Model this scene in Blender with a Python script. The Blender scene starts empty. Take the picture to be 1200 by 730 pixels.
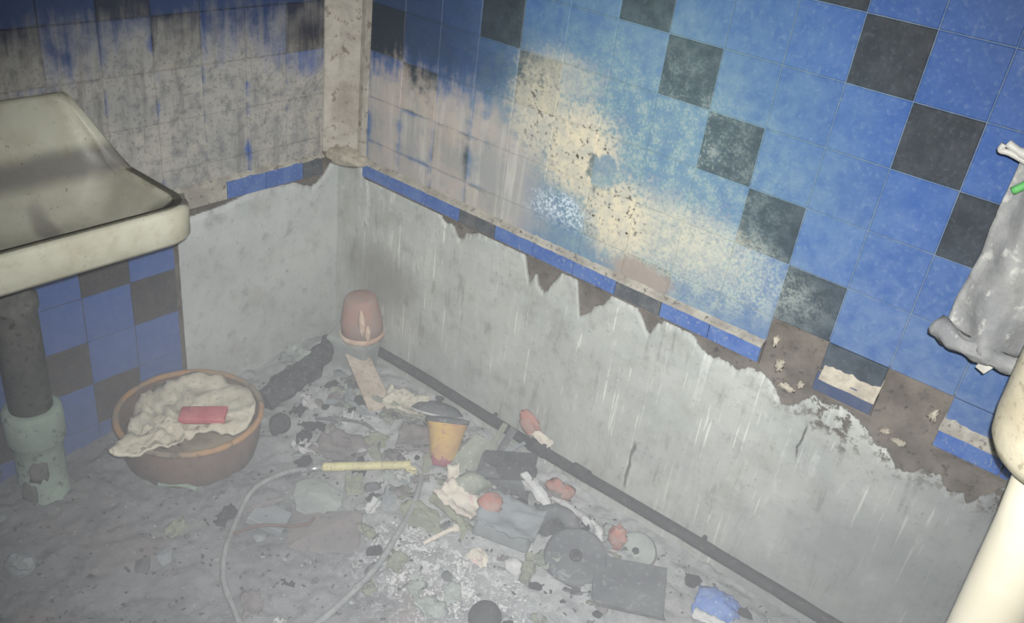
import bpy, bmesh, math, random
from mathutils import Vector, Matrix, noise, Euler

scene = bpy.context.scene
COL = scene.collection
rnd = random.Random(7)

# ------------------------------------------------------------------ camera, world, flash, exposure
cam_d = bpy.data.cameras.new('camera'); cam = bpy.data.objects.new('camera', cam_d); COL.objects.link(cam)
cam_d.sensor_fit = 'HORIZONTAL'; cam_d.sensor_width = 36.0
cam_d.lens = 36.0 * 1043.13 / 1200.0
cam_d.clip_start = 0.02
CAM = Vector((2.2718, -2.0066, 1.9118))
Rm = Matrix(((0.76599, -0.39831, 0.50459), (0.63152, 0.31948, -0.70648), (0.12019, 0.85981, 0.49626)))
cam.matrix_world = Matrix.Translation(CAM) @ Rm.to_4x4()
scene.camera = cam

world = bpy.data.worlds.new('world'); scene.world = world; world.use_nodes = True
bgn = world.node_tree.nodes['Background']
bgn.inputs[0].default_value = (0.50, 0.56, 0.66, 1); bgn.inputs[1].default_value = 0.05

def spot(name, loc, target, power, size, blend, radius, color):
    d = bpy.data.lights.new(name, 'SPOT'); o = bpy.data.objects.new(name, d); COL.objects.link(o)
    d.energy = power; d.spot_size = math.radians(size); d.spot_blend = blend; d.shadow_soft_size = radius; d.color = color
    o.location = loc
    o.rotation_euler = (Vector(target) - Vector(loc)).to_track_quat('-Z', 'Y').to_euler()
    return o
# the camera's own flash, a few centimetres beside the lens
FL = CAM + Rm @ Vector((0.035, 0.05, 0.0))
spot('flash', FL, (1.15, -0.22, 0.47), 395, 88, 1.0, 0.012, (1.0, 0.99, 0.97))
# weak unseen point light under the ceiling
bd = bpy.data.lights.new('ceiling_point', 'POINT'); bo = bpy.data.objects.new('ceiling_point', bd); COL.objects.link(bo)
bd.energy = 4; bd.shadow_soft_size = 0.12; bd.color = (1.0, 0.95, 0.88); bo.location = (1.45, -1.35, 2.42)

vs = scene.view_settings
vs.view_transform = 'Standard'; vs.look = 'None'; vs.gamma = 1.0; vs.exposure = 0.0
vs.use_curve_mapping = False
scene.display_settings.display_device = 'sRGB'
scene.cycles.volume_bounces = 1
scene.cycles.max_bounces = 6

# ------------------------------------------------------------------ node helper
def lin(c):
    r = []
    for v in c[:3]:
        v /= 255.0
        r.append(v / 12.92 if v <= 0.04045 else ((v + 0.055) / 1.055) ** 2.4)
    return (r[0], r[1], r[2], 1.0)

class NT:
    def __init__(s, name, rough=0.8, spec=0.3):
        s.m = bpy.data.materials.new(name); s.m.use_nodes = True
        s.t = s.m.node_tree; s.b = s.t.nodes['Principled BSDF']
        s.b.inputs['Roughness'].default_value = rough
        s.b.inputs['Specular IOR Level'].default_value = spec
        s._pos = None
    def n(s, t): return s.t.nodes.new(t)
    def l(s, a, b):
        if hasattr(a, 'is_output') or isinstance(a, bpy.types.NodeSocket): s.t.links.new(a, b)
        elif isinstance(a, tuple): b.default_value = a if len(a) == len(b.default_value) else a[:3]
        else: b.default_value = a
    def pos(s):
        if s._pos is None:
            g = s.n('ShaderNodeNewGeometry'); sp = s.n('ShaderNodeSeparateXYZ'); s.l(g.outputs['Position'], sp.inputs[0])
            s._pos = (g.outputs['Position'], sp.outputs[0], sp.outputs[1], sp.outputs[2])
        return s._pos
    def obj(s):
        t = s.n('ShaderNodeTexCoord'); return t.outputs['Object']
    def rand(s):
        return s.n('ShaderNodeObjectInfo').outputs['Random']
    def ma(s, op, a, b=0.0, c=None):
        q = s.n('ShaderNodeMath'); q.operation = op; s.l(a, q.inputs[0]); s.l(b, q.inputs[1])
        if c is not None: s.l(c, q.inputs[2])
        return q.outputs[0]
    def add(s, a, b): return s.ma('ADD', a, b)
    def sub(s, a, b): return s.ma('SUBTRACT', a, b)
    def mul(s, a, b): return s.ma('MULTIPLY', a, b)
    def mx(s, a, b): return s.ma('MAXIMUM', a, b)
    def mn(s, a, b): return s.ma('MINIMUM', a, b)
    def inv(s, a): return s.ma('SUBTRACT', 1.0, a)
    def ss(s, x, lo, hi, a=0.0, b=1.0):
        q = s.n('ShaderNodeMapRange'); q.interpolation_type = 'SMOOTHSTEP'; s.l(x, q.inputs[0])
        if lo > hi: lo, hi, a, b = hi, lo, b, a
        q.inputs[1].default_value = lo; q.inputs[2].default_value = hi; q.inputs[3].default_value = a; q.inputs[4].default_value = b
        return q.outputs[0]
    def noise(s, scale, detail=4.0, rough=0.6, vec=None, sc=(1, 1, 1), off=(0, 0, 0), dist=0.0):
        v = vec if vec is not None else s.pos()[0]
        if sc != (1, 1, 1) or off != (0, 0, 0):
            mp = s.n('ShaderNodeMapping'); s.l(v, mp.inputs[0]); mp.inputs['Scale'].default_value = sc; mp.inputs['Location'].default_value = off; v = mp.outputs[0]
        q = s.n('ShaderNodeTexNoise'); s.l(v, q.inputs['Vector']); q.inputs['Scale'].default_value = scale
        q.inputs['Detail'].default_value = detail; q.inputs['Roughness'].default_value = rough; q.inputs['Distortion'].default_value = dist
        return q.outputs[0]
    def mix(s, f, a, b):
        q = s.n('ShaderNodeMix'); q.data_type = 'RGBA'; s.l(f, q.inputs[0]); s.l(a, q.inputs[6]); s.l(b, q.inputs[7]); return q.outputs[2]
    def ell(s, u, v, cu, cv, ru, rv, nz=None, amt=0.5, soft=0.25):
        a = s.ma('DIVIDE', s.sub(u, cu), ru); b = s.ma('DIVIDE', s.sub(v, cv), rv)
        d = s.ma('SQRT', s.add(s.mul(a, a), s.mul(b, b)))
        if nz is not None: d = s.add(d, s.mul(s.sub(nz, 0.5), amt * 2))
        return s.ss(d, 1 + soft, 1 - soft)
    def out(s, col, rough=None):
        s.l(col, s.b.inputs['Base Color'])
        if rough is not None: s.l(rough, s.b.inputs['Roughness'])
        return s.m
    def bump(s, h, strength=0.3, dist=0.01):
        q = s.n('ShaderNodeBump'); q.inputs['Strength'].default_value = strength; q.inputs['Distance'].default_value = dist
        s.l(h, q.inputs['Height']); s.t.links.new(q.outputs[0], s.b.inputs['Normal'])

def C(*c): return lin(c)

def simple(name, c1, c2, scale=12, rough=0.8, spec=0.25, bump=0.3, dist=0.006, metal=0.0, c3=None, local=True, lo=0.35, hi=0.65):
    k = NT(name, rough, spec)
    v = k.obj() if local else None
    n1 = k.noise(scale, 6, 0.65, v); n2 = k.noise(scale * 5, 4, 0.6, v, off=(3, 1, 2))
    col = k.mix(k.ss(n1, lo, hi), lin(c1), lin(c2))
    if c3: col = k.mix(k.ss(n2, 0.56, 0.68), col, lin(c3))
    k.b.inputs['Metallic'].default_value = metal
    if bump: k.bump(k.add(n1, k.mul(n2, 0.6)), bump, dist)
    return k.out(col)

# ---- wall materials (wear has its own shape in the place: burnt glaze, ash crust, drips)
X0, Z0, PT = 0.1477, 0.7126, 0.15
def tile_right(name, base, base2, vk=1.0):
    k = NT(name, 0.42, 0.4)
    P, x, y, z = k.pos()
    n1 = k.noise(5, 6, 0.62); n2 = k.noise(26, 5, 0.65); n3 = k.noise(85, 3, 0.6, off=(2, 5, 1))
    stk = k.noise(1.0, 4, 0.6, sc=(34, 34, 3.0)); n4 = k.noise(165, 4, 0.65, off=(1, 7, 3))
    rr = k.rand()
    col = k.mix(k.ss(n2, 0.3, 0.75), lin(base), lin(base2))
    col = k.mix(k.mul(k.ss(rr, 0, 1), 0.22), col, lin(tuple(v * 0.8 for v in base)))
    # pale scuffs
    col = k.mix(k.mul(k.ss(n3, 0.50, 0.80), 0.26 * vk), col, C(136, 156, 172))
    dusty = k.mul(k.ss(k.add(z, k.mul(k.sub(n1, 0.5), 0.4)), 1.45, 0.85), k.ss(n2, 0.25, 0.7, 0.20, 0.48))  # pale dust plus low haze, put into the colour of the lower tiles
    col = k.mix(k.mul(dusty, vk), col, C(122, 140, 156))
    # thin teal ash veil around the burnt area
    veil = k.ell(x, z, 1.15, 1.15, 0.46, 0.44, n1, 0.45, 0.75)
    col = k.mix(k.mul(veil, k.ss(n2, 0.2, 0.7, 0.45 * vk, 0.85 * vk)), col, C(112, 143, 150))
    stp = k.mul(k.ell(x, z, 1.12, 1.10, 0.38, 0.26, n1, 0.4, 0.6), k.ss(k.add(k.mul(n4, 0.6), k.mul(n2, 0.4)), 0.48, 0.60))
    col = k.mix(k.mul(stp, 0.55), col, C(160, 170, 160))
    col = k.mix(k.mul(k.ell(x, z, 1.4, 0.93, 0.30, 0.12, n1, 0.4, 0.4), k.ss(k.add(k.mul(n4, 0.6), k.mul(n2, 0.4)), 0.42, 0.58, 0.1, 0.8)), col, C(164, 172, 164))
    # black smoke film high up near the corner
    smoke = k.mul(k.ss(k.add(x, k.mul(k.sub(n1, 0.5), 0.5)), 0.86, 0.45), k.ss(k.add(z, k.mul(k.sub(stk, 0.5), 0.12)), 1.10, 1.24))
    col = k.mix(k.mul(smoke, 0.72), col, C(58, 66, 76))
    # grey ash crust at the corner end, glaze left showing along the joints
    fx = k.ma('FRACT', k.ma('DIVIDE', k.sub(x, X0), PT)); ex = k.mn(fx, k.inv(fx))
    fz = k.ma('FRACT', k.ma('DIVIDE', k.sub(z, Z0), PT)); ez = k.mn(fz, k.inv(fz))
    edge = k.ss(k.add(k.mn(ex, k.mul(ez, 1.6)), k.mul(k.sub(n1, 0.5), 0.9)), -0.12, 0.10)
    edge = k.mx(edge, k.ss(x, 0.60, 0.70))
    crust = k.mul(k.ss(k.add(x, k.mul(k.sub(n1, 0.5), 0.45)), 0.98, 0.76), k.ss(k.add(z, k.add(k.mul(k.sub(stk, 0.5), 0.20), k.mul(k.sub(n2, 0.5), 0.22))), 1.20, 1.06))
    ccol = k.mix(k.ss(n1, 0.35, 0.65), C(150, 151, 148), C(178, 168, 158))
    ccol = k.mix(k.mul(k.ss(stk, 0.48, 0.75), 0.7), ccol, C(194, 191, 182))
    ccol = k.mix(k.mul(k.ss(n2, 0.52, 0.75), 0.35), ccol, C(116, 124, 140))
    col = k.mix(k.mul(k.mul(crust, edge), 0.92), col, ccol)
    # cream burnt-through patch
    nq = k.add(k.mul(n2, 0.55), k.add(k.mul(n3, 0.30), k.mul(n1, 0.15)))
    cr = k.mx(k.ell(x, z, 1.00, 1.09, 0.13, 0.13, nq, 1.5, 0.35), k.mul(k.ell(x, z, 0.85, 1.16, 0.10, 0.13, nq, 1.6, 0.4), 0.75))
    cr = k.mx(cr, k.ell(x, z, 1.15, 0.95, 0.13, 0.11, nq, 1.6, 0.4))
    cr = k.mx(cr, k.mul(k.ell(x, z, 1.33, 0.97, 0.19, 0.09, nq, 2.2, 0.5), 0.55))
    cr = k.mx(cr, k.mul(k.ell(x, z, 0.90, 1.28, 0.12, 0.06, nq, 2.0, 0.5), 0.5))
    isl = k.ell(x, z, 0.965, 0.875, 0.115, 0.075, nq, 1.6, 0.3)
    cr = k.mul(cr, k.inv(k.mul(isl, 0.85)))
    cr = k.mul(cr, k.inv(k.mul(k.ell(x, z, 1.08, 1.06, 0.05, 0.05, n2, 0.9, 0.2), 0.8)))
    bcol = k.mix(k.ss(n2, 0.35, 0.65), C(172, 172, 160), C(200, 192, 168))
    bcol = k.mix(k.mul(k.ss(n3, 0.50, 0.66), 0.5), bcol, C(146, 146, 138))
    col = k.mix(cr, col, bcol)
    spk = k.mul(k.ss(n3, 0.60, 0.66), k.mul(cr, k.ss(n1, 0.42, 0.55)))
    col = k.mix(spk, col, C(70, 62, 56))
    isf = k.mul(isl, k.ss(k.add(k.mul(n4, 0.55), k.mul(n3, 0.45)), 0.46, 0.55))
    col = k.mix(k.mul(isf, k.ss(z, 0.84, 0.90)), col, C(186, 198, 206))
    # scorched strip above the ledge
    col = k.mix(k.mul(k.ell(x, z, 1.26, 0.815, 0.10, 0.045, n2, 0.5, 0.3), 0.9), col, C(150, 140, 132))
    k.bump(k.add(k.mul(n3, 0.5), k.mul(cr, -0.6)), 0.25, 0.003)
    ro = k.mx(k.mul(crust, 0.9), k.mx(cr, k.mul(veil, 0.75)))
    return k.out(col, k.mx(ro, 0.45))

def tile_left(name, base, base2):
    k = NT(name, 0.45, 0.35)
    P, x, y, z = k.pos()
    n1 = k.noise(6, 6, 0.62); n2 = k.noise(28, 5, 0.65); n3 = k.noise(90, 3, 0.6)
    stk = k.noise(1.0, 4, 0.65, sc=(30, 30, 3.2), off=(0, 4, 0))
    col = k.mix(k.ss(n2, 0.3, 0.75), lin(base), lin(base2))
    col = k.mix(k.mul(k.ss(n3, 0.52, 0.7), 0.25), col, C(110, 116, 124))
    smoke = k.ss(k.add(z, k.mul(k.sub(n1, 0.5), 0.25)), 1.08, 1.30)  # smoke film, with the weaker flash up there put into the colour too
    col = k.mix(k.mul(smoke, 0.72), col, C(46, 54, 72))
    fy = k.ma('FRACT', k.ma('DIVIDE', k.add(y, 0.0793), PT)); ey = k.mn(fy, k.inv(fy))
    edge = k.ss(k.add(ey, k.mul(k.sub(n1, 0.5), 0.9)), -0.14, 0.02)
    zz = k.add(z, k.add(k.mul(k.sub(stk, 0.5), 0.30), k.mul(k.sub(n1, 0.5), 0.42)))
    zz = k.add(zz, k.mul(k.ell(y, z, -0.15, 1.14, 0.12, 0.10, n1, 0.4, 0.4), 0.10))
    crust = k.mul(k.ss(zz, 1.33, 1.12), k.ss(z, 0.72, 0.78))
    ccol = k.mix(k.ss(n1, 0.35, 0.65), C(150, 150, 145), C(170, 166, 156))
    ccol = k.mix(k.mul(k.ss(stk, 0.48, 0.78), 0.5), ccol, C(186, 182, 170))
    ccol = k.mix(k.mul(k.ss(n2, 0.45, 0.70), 0.7), ccol, C(112, 114, 114))
    ccol = k.mix(k.mul(k.ss(n3, 0.52, 0.68), 0.45), ccol, C(96, 98, 98))
    ccol = k.mix(k.mul(k.ss(stk, 0.47, 0.32), 0.5), ccol, C(110, 108, 104))
    col = k.mix(k.mul(k.mul(crust, edge), 0.95), col, ccol)
    k.bump(k.add(k.mul(n3, 0.4), n2), 0.25, 0.003)
    return k.out(col, k.mx(k.mul(crust, 0.9), 0.48))

def plaster_low(name, axis, base, base2):
    k = NT(name, 0.88, 0.2)
    P, x, y, z = k.pos(); u = x if axis == 'x' else y
    n1 = k.noise(3.2, 6, 0.6); n2 = k.noise(16, 6, 0.65); n3 = k.noise(70, 4, 0.6)
    stk = k.noise(1.0, 5, 0.65, sc=(34, 34, 4.2), off=(0, 0, 3), dist=0.5); stk2 = k.noise(1.0, 3, 0.55, sc=(95, 95, 3.4), off=(7, 1, 3), dist=0.3)
    col = k.mix(k.ss(n1, 0.34, 0.66), lin(base), lin(base2))
    nb = k.noise(7.5, 5, 0.65, off=(4, 4, 4))
    col = k.mix(k.mul(k.ss(nb, 0.50, 0.68), 0.40), col, C(146, 144, 136))
    col = k.mix(k.mul(k.ss(nb, 0.48, 0.34), 0.40), col, C(190, 194, 190))
    col = k.mix(k.mul(k.ss(n2, 0.52, 0.72), 0.50), col, C(128, 130, 130))
    col = k.mix(k.mul(k.ss(n3, 0.60, 0.72), 0.5), col, C(112, 112, 112))
    if axis == 'x':
        amt = k.mx(k.ell(x, z, 0.20, 0.58, 0.30, 0.24, n1, 0.3, 0.4), k.ss(k.add(x, k.mul(k.sub(n1, 0.5), 0.8)), 0.6, 2.1, 0.35, 0.85))
        drip = k.mul(k.ss(k.add(k.mul(stk, 0.75), k.mul(n3, 0.25)), 0.53, 0.63), k.mul(amt, k.ss(nb, 0.62, 0.42)))
        drip2 = k.mul(k.ss(stk2, 0.63, 0.69), k.ss(nb, 0.58, 0.44))
        wsp = k.mul(k.ss(k.add(k.mul(n2, 0.6), k.mul(stk, 0.4)), 0.55, 0.66), k.ss(x, 0.9, 1.6))
        col = k.mix(k.mul(wsp, 0.40), col, C(196, 200, 198))
        drk = k.mul(k.ss(stk, 0.46, 0.36), k.ss(nb, 0.42, 0.6))
        col = k.mix(k.mul(drk, 0.55), col, C(122, 122, 118))
        col = k.mix(k.mul(drip, 0.60), col, C(212, 216, 210))
        col = k.mix(k.mul(drip2, 0.75), col, C(225, 226, 218))
        soot = k.ss(k.add(k.add(x, k.mul(z, -0.5)), k.mul(k.sub(n1, 0.5), 0.7)), 1.2, 2.25)  # plaster grows darker towards the right and the foot
        col = k.mix(k.mul(soot, 0.72), col, C(102, 106, 112))
        nm_ = k.noise(36, 5, 0.7, off=(2, 2, 8))
        old = k.mul(k.ss(k.add(z, k.mul(k.sub(n2, 0.5), 0.30)), 0.585, 0.67), k.ss(x, 1.60, 1.85))
        col = k.mix(k.mul(old, k.ss(nm_, 0.49, 0.55)), col, C(92, 88, 82))
        top = k.mul(k.ell(x, z, 0.25, 0.37, 0.16, 0.12, n2, 0.4, 0.5), 0.6)
        col = k.mix(top, col, C(120, 118, 112))
        # two old cracks running down
        wob = k.mul(k.sub(n2, 0.5), 0.03)
        for cx, z0, z1, w in ((1.815, 0.50, 0.63, 0.005), (1.36, 0.10, 0.30, 0.008)):
            cl = k.ss(k.ma('ABSOLUTE', k.add(k.sub(x, cx), wob)), w, w * 0.3)
            cl = k.mul(cl, k.mul(k.ss(z, z0, z0 + 0.03), k.ss(z, z1, z1 - 0.03)))
            col = k.mix(k.mul(cl, 0.8), col, C(62, 60, 58))
    else:
        col = k.mix(k.mul(k.ss(stk, 0.58, 0.75), 0.35), col, C(190, 192, 186))
    k.bump(k.add(n2, k.mul(n3, 0.5)), 0.35, 0.006)
    return k.out(col)

M = {}
M['blue_r'] = tile_right('blue_tile_main_wall', (52, 86, 146), (66, 97, 154))
M['dark_r'] = tile_right('charcoal_tile_main_wall', (44, 50, 56), (60, 64, 70), 0.40)
M['blue_l'] = tile_left('blue_tile_side_wall', (64, 92, 150), (82, 104, 158))
M['dark_l'] = tile_left('charcoal_tile_side_wall', (62, 62, 66), (84, 78, 78))
M['plaster_r'] = plaster_low('bare_plaster_main', 'x', (180, 184, 178), (166, 171, 167))
M['plaster_l'] = plaster_low('bare_plaster_side', 'y', (190, 194, 192), (174, 179, 178))
M['mortar'] = simple('brown_mortar', (92, 87, 82), (118, 112, 105), 9, 0.95, 0.1, 0.6, 0.008, local=False, c3=(74, 70, 68))
M['ledge'] = simple('mortar_ledge', (174, 171, 160), (144, 140, 132), 14, 0.9, 0.15, 0.5, 0.006, local=False, c3=(108, 104, 100))
M['wall'] = simple('old_wall_plaster', (150, 148, 142), (128, 126, 120), 4, 0.95, 0.1, 0.3, 0.006, local=False)
M['post'] = simple('corner_plaster', (174, 170, 160), (148, 143, 134), 9, 0.92, 0.15, 0.45, 0.006, local=False, c3=(128, 122, 114), lo=0.35, hi=0.65)
M['cream'] = simple('cream_plaster_lump', (182, 176, 160), (156, 149, 136), 30, 0.9, 0.15, 0.5, 0.006, local=False)
M['bandblue'] = simple('bright_blue_tile', (62, 94, 158), (82, 112, 168), 22, 0.4, 0.4, 0.15, 0.003, local=False, c3=(122, 136, 160))
M['banddark'] = simple('charred_blue_grey_tile', (70, 76, 84), (92, 94, 96), 26, 0.5, 0.4, 0.2, 0.003, local=False, c3=(120, 120, 118))
M['navy'] = simple('navy_tile', (58, 72, 104), (76, 86, 108), 22, 0.35, 0.5, 0.2, 0.003, local=False)
M['ceil'] = simple('sooty_ceiling', (120, 118, 114), (92, 90, 88), 3, 0.95, 0.1, 0.2, 0.006, local=False)

# ------------------------------------------------------------------ mesh helpers
def mesh_obj(name, verts, faces, mat=None, parent=None, smooth=False, **props):
    me = bpy.data.meshes.new(name); me.from_pydata([tuple(v) for v in verts], [], faces); me.update()
    if smooth:
        me.polygons.foreach_set('use_smooth', [True] * len(me.polygons))
    return link(name, me, mat, parent, **props)
def link(name, me, mat=None, parent=None, **props):
    if mat is not None and not me.materials: me.materials.append(M[mat] if isinstance(mat, str) else mat)
    o = bpy.data.objects.new(name, me); COL.objects.link(o)
    if parent is not None: o.parent = parent
    for k_, v_ in props.items(): o[k_] = v_
    return o
def empty(name, loc, label, cat, group=None, rot=(0, 0, 0)):
    o = bpy.data.objects.new(name, None); COL.objects.link(o); o.location = loc; o.rotation_euler = rot
    o.empty_display_size = 0.05
    tag(o, label, cat, group); return o
def tag(o, label, cat, group=None):
    o['label'] = label; o['category'] = cat
    if group: o['group'] = group
    return o

def box_data(sx, sy, sz, bev=0.0, jit=0.0, seed=0, seg=1):
    bm = bmesh.new(); bmesh.ops.create_cube(bm, size=1.0)
    for v in bm.verts: v.co = Vector((v.co.x * sx, v.co.y * sy, v.co.z * sz))
    r = random.Random(seed)
    if jit:
        for v in bm.verts: v.co += Vector((r.uniform(-1, 1), r.uniform(-1, 1), r.uniform(-1, 1))) * jit
    if bev: bmesh.ops.bevel(bm, geom=bm.edges[:], offset=bev, segments=seg, affect='EDGES', profile=0.6)
    return bm
def bm_obj(name, bm, mat, parent=None, smooth=False, **props):
    me = bpy.data.meshes.new(name); bm.to_mesh(me); bm.free()
    if smooth: me.polygons.foreach_set('use_smooth', [True] * len(me.polygons))
    return link(name, me, mat, parent, **props)

def sbox(name, x0, x1, y0, y1, z0, z1, mat, parent=None, bev=0.0, **props):
    bm = box_data(x1 - x0, y1 - y0, z1 - z0, bev)
    for v in bm.verts: v.co += Vector(((x0 + x1) / 2, (y0 + y1) / 2, (z0 + z1) / 2))
    return bm_obj(name, bm, mat, parent, **props)

def catmull(pts, n=8):
    P_ = [Vector(p) for p in pts]; out = []
    P_ = [P_[0] * 2 - P_[1]] + P_ + [P_[-1] * 2 - P_[-2]]
    for i in range(1, len(P_) - 2):
        a, b, c, d = P_[i - 1:i + 3]
        for j in range(n):
            t = j / n
            out.append(0.5 * ((2 * b) + (c - a) * t + (2 * a - 5 * b + 4 * c - d) * t * t + (3 * b - a - 3 * c + d) * t ** 3))
    out.append(P_[-2]); return out
def tube_data(pts, r, seg=10, cap=True, wob=0.0, seed=0):
    pts = [Vector(p) for p in pts]; n = len(pts)
    R_ = r if isinstance(r, (list, tuple)) else [r] * n
    if len(R_) != n: R_ = [R_[min(len(R_) - 1, int(i * len(R_) / n))] for i in range(n)]
    V, F = [], []
    t0 = (pts[1] - pts[0]).normalized()
    up = Vector((0, 0, 1)) if abs(t0.z) < 0.9 else Vector((1, 0, 0))
    nrm = t0.cross(up).normalized()
    for i, p in enumerate(pts):
        t = (pts[min(i + 1, n - 1)] - pts[max(i - 1, 0)]).normalized()
        nrm = (nrm - t * nrm.dot(t)).normalized(); b = t.cross(nrm)
        for j in range(seg):
            a = 2 * math.pi * j / seg; rad = R_[i]
            if wob: rad *= 1 + wob * noise.noise(Vector((p.x * 30 + seed, p.y * 30 + math.cos(a) * 2, p.z * 30 + math.sin(a) * 2)))
            V.append(p + (nrm * math.cos(a) + b * math.sin(a)) * rad)
    for i in range(n - 1):
        for j in range(seg):
            F.append((i * seg + j, i * seg + (j + 1) % seg, (i + 1) * seg + (j + 1) % seg, (i + 1) * seg + j))
    if cap:
        F.append(tuple(range(seg - 1, -1, -1))); F.append(tuple((n - 1) * seg + j for j in range(seg)))
    return V, F
def tube(name, pts, r, mat, parent=None, seg=10, smooth=True, wob=0.0, cap=True, **props):
    V, F = tube_data(pts, r, seg, cap, wob)
    return mesh_obj(name, V, F, mat, parent, smooth, **props)
def lathe_data(prof, seg=32, wob=0.0, seed=0):
    V, F = [], []
    for i, (r, z) in enumerate(prof):
        for j in range(seg):
            a = 2 * math.pi * j / seg
            q = 1 + (wob * noise.noise(Vector((math.cos(a) * 2 + seed, math.sin(a) * 2, z * 6))) if wob else 0)
            V.append(Vector((r * q * math.cos(a), r * q * math.sin(a), z)))
    for i in range(len(prof) - 1):
        for j in range(seg):
            F.append((i * seg + j, i * seg + (j + 1) % seg, (i + 1) * seg + (j + 1) % seg, (i + 1) * seg + j))
    F.append(tuple(range(seg - 1, -1, -1))); n = len(prof) - 1
    F.append(tuple(n * seg + j for j in range(seg)))
    return V, F
def lathe(name, prof, mat, parent=None, seg=32, wob=0.0, smooth=True, seed=0, **props):
    V, F = lathe_data(prof, seg, wob, seed)
    return mesh_obj(name, V, F, mat, parent, smooth, **props)
def blob_data(rx, ry, rz, amp=0.25, freq=2.0, seed=0, sub=3, flat=None):
    bm = bmesh.new(); bmesh.ops.create_icosphere(bm, subdivisions=sub, radius=1.0)
    for v in bm.verts:
        q = v.co.copy(); d = 1 + amp * noise.fractal(q * freq + Vector((seed * 3.1, seed * 1.7, seed)), 0.7, 2.0, 4)
        v.co = Vector((q.x * rx * d, q.y * ry * d, q.z * rz * d))
        if flat is not None and v.co.z < -rz * flat: v.co.z = -rz * flat
    return bm
def sheet_data(w, h, nu, nv, fn, th=0.002):
    """a crumpled sheet with real thickness; fn(u,v)->(dx,dy,dz), u,v in 0..1"""
    V, F = [], []
    for s in (0, 1):
        for i in range(nu + 1):
            for j in range(nv + 1):
                u, v = i / nu, j / nv
                d = fn(u, v)
                V.append(Vector(((u - 0.5) * w + d[0], (v - 0.5) * h + d[1], d[2] + (th if s == 0 else 0))))
    W = nv + 1; N_ = (nu + 1) * W
    for i in range(nu):
        for j in range(nv):
            a, b, c, d = i * W + j, (i + 1) * W + j, (i + 1) * W + j + 1, i * W + j + 1
            F.append((a, b, c, d)); F.append((N_ + d, N_ + c, N_ + b, N_ + a))
    bd_ = [(i, 0) for i in range(nu)] + [(nu, j) for j in range(nv)] + [(i, nv) for i in range(nu, 0, -1)] + [(0, j) for j in range(nv, 0, -1)]
    ids = [i * W + j for i, j in bd_]
    for q in range(len(ids)):
        a, b = ids[q], ids[(q + 1) % len(ids)]
        F.append((b, a, N_ + a, N_ + b))
    return V, F

# ------------------------------------------------------------------ structure: room shell
LX, LY, LZ = 2.95, -2.75, 2.6
wall_r = sbox('wall_right', -0.1, LX, 0.0, 0.12, 0, LZ, 'mortar', kind='structure', label='long tiled wall with bare grey plaster below and burnt blue tiles above')
wall_l = sbox('wall_left', -0.1, 0.0, LY, 0.0, 0, LZ, 'mortar', kind='structure', label='tiled wall carrying the washbasin, ash crusted above')
sbox('wall_front', LX, LX + 0.1, LY, 0.12, 0, LZ, 'wall', kind='structure')
sbox('wall_back', -0.1, LX + 0.1, LY - 0.1, LY, 0, LZ, 'wall', kind='structure')
sbox('ceiling', -0.1, LX + 0.1, LY - 0.1, 0.12, LZ, LZ + 0.1, 'ceil', kind='structure')

# tiles: one shared chamfered mesh, 146 mm square, lying in the wall plane (local y = out of the wall)
def tile_mesh(name, w, h, t, ch, mat):
    V = []
    a, b = w / 2, h / 2
    for (q, yy) in ((0, 0.0), (0, -t + ch), (ch, -t)):
        V += [(-a + q, yy, -b + q), (a - q, yy, -b + q), (a - q, yy, b - q), (-a + q, yy, b - q)]
    F = [(8, 9, 10, 11)]
    for r_ in (0, 4):
        for i in range(4):
            F.append((r_ + i, r_ + (i + 1) % 4, r_ + 4 + (i + 1) % 4, r_ + 4 + i))
    me = bpy.data.meshes.new(name); me.from_pydata(V, [], F); me.update(); me.materials.append(M[mat]); return me
M['grout_r'] = tile_right('pale_grout', (84, 108, 144), (118, 128, 136))
M['grout_l'] = tile_left('sooty_grout', (62, 70, 84), (88, 92, 96))
sbox('grout', X0, LX, -0.0062, 0.0, 0.87, LZ - 0.1, 'grout_r', wall_r)
sbox('grout', 0.0, 0.0062, LY, -0.0793, 0.78, LZ - 0.1, 'grout_l', wall_l)
sbox('grout', X0, X0 + 1.5, -0.0055, 0.0, 0.78, 0.8699, 'grout_r', wall_r)
sbox('grout', 0.0081, 0.0142, -1.867, -0.668, 0.0, 0.73, 'grout_l', wall_l)
G = 0.0026
TM = {}
def tile(parent, mat, cu, cz, w, h, rotz=0.0, off=0.0, th=0.008, name='tile'):
    key = (mat, round(w, 4), round(h, 4), th)
    if key not in TM: TM[key] = tile_mesh('tile', w - G, h - G, th, 0.0015, mat)
    o = bpy.data.objects.new(name, TM[key]); COL.objects.link(o); o.parent = parent
    jit = Euler((rnd.uniform(-.004, .004), rnd.uniform(-.004, .004), rotz + rnd.uniform(-.004, .004)))
    if rotz: o.location = (off + 0.001, cu, cz)
    else: o.location = (cu, -off - 0.001, cz)
    o.rotation_euler = jit
    return o

LEDGE_Z = 0.785
for r in range(0, 13):
    for c in range(0, 18):
        x = X0 + PT * (c + 0.5)
        if r == 0 and c in (10, 12): continue                # fallen away, mortar bed bare
        z0 = Z0 + PT * r; z1 = z0 + PT
        if r == 0: z0 = LEDGE_Z + 0.004
        if z0 > 2.4: continue
        m = 'dark_r' if (c + r) % 4 == 3 else 'blue_r'
        tile(wall_r, m, x, (z0 + z1) / 2, PT, z1 - z0)
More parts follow.
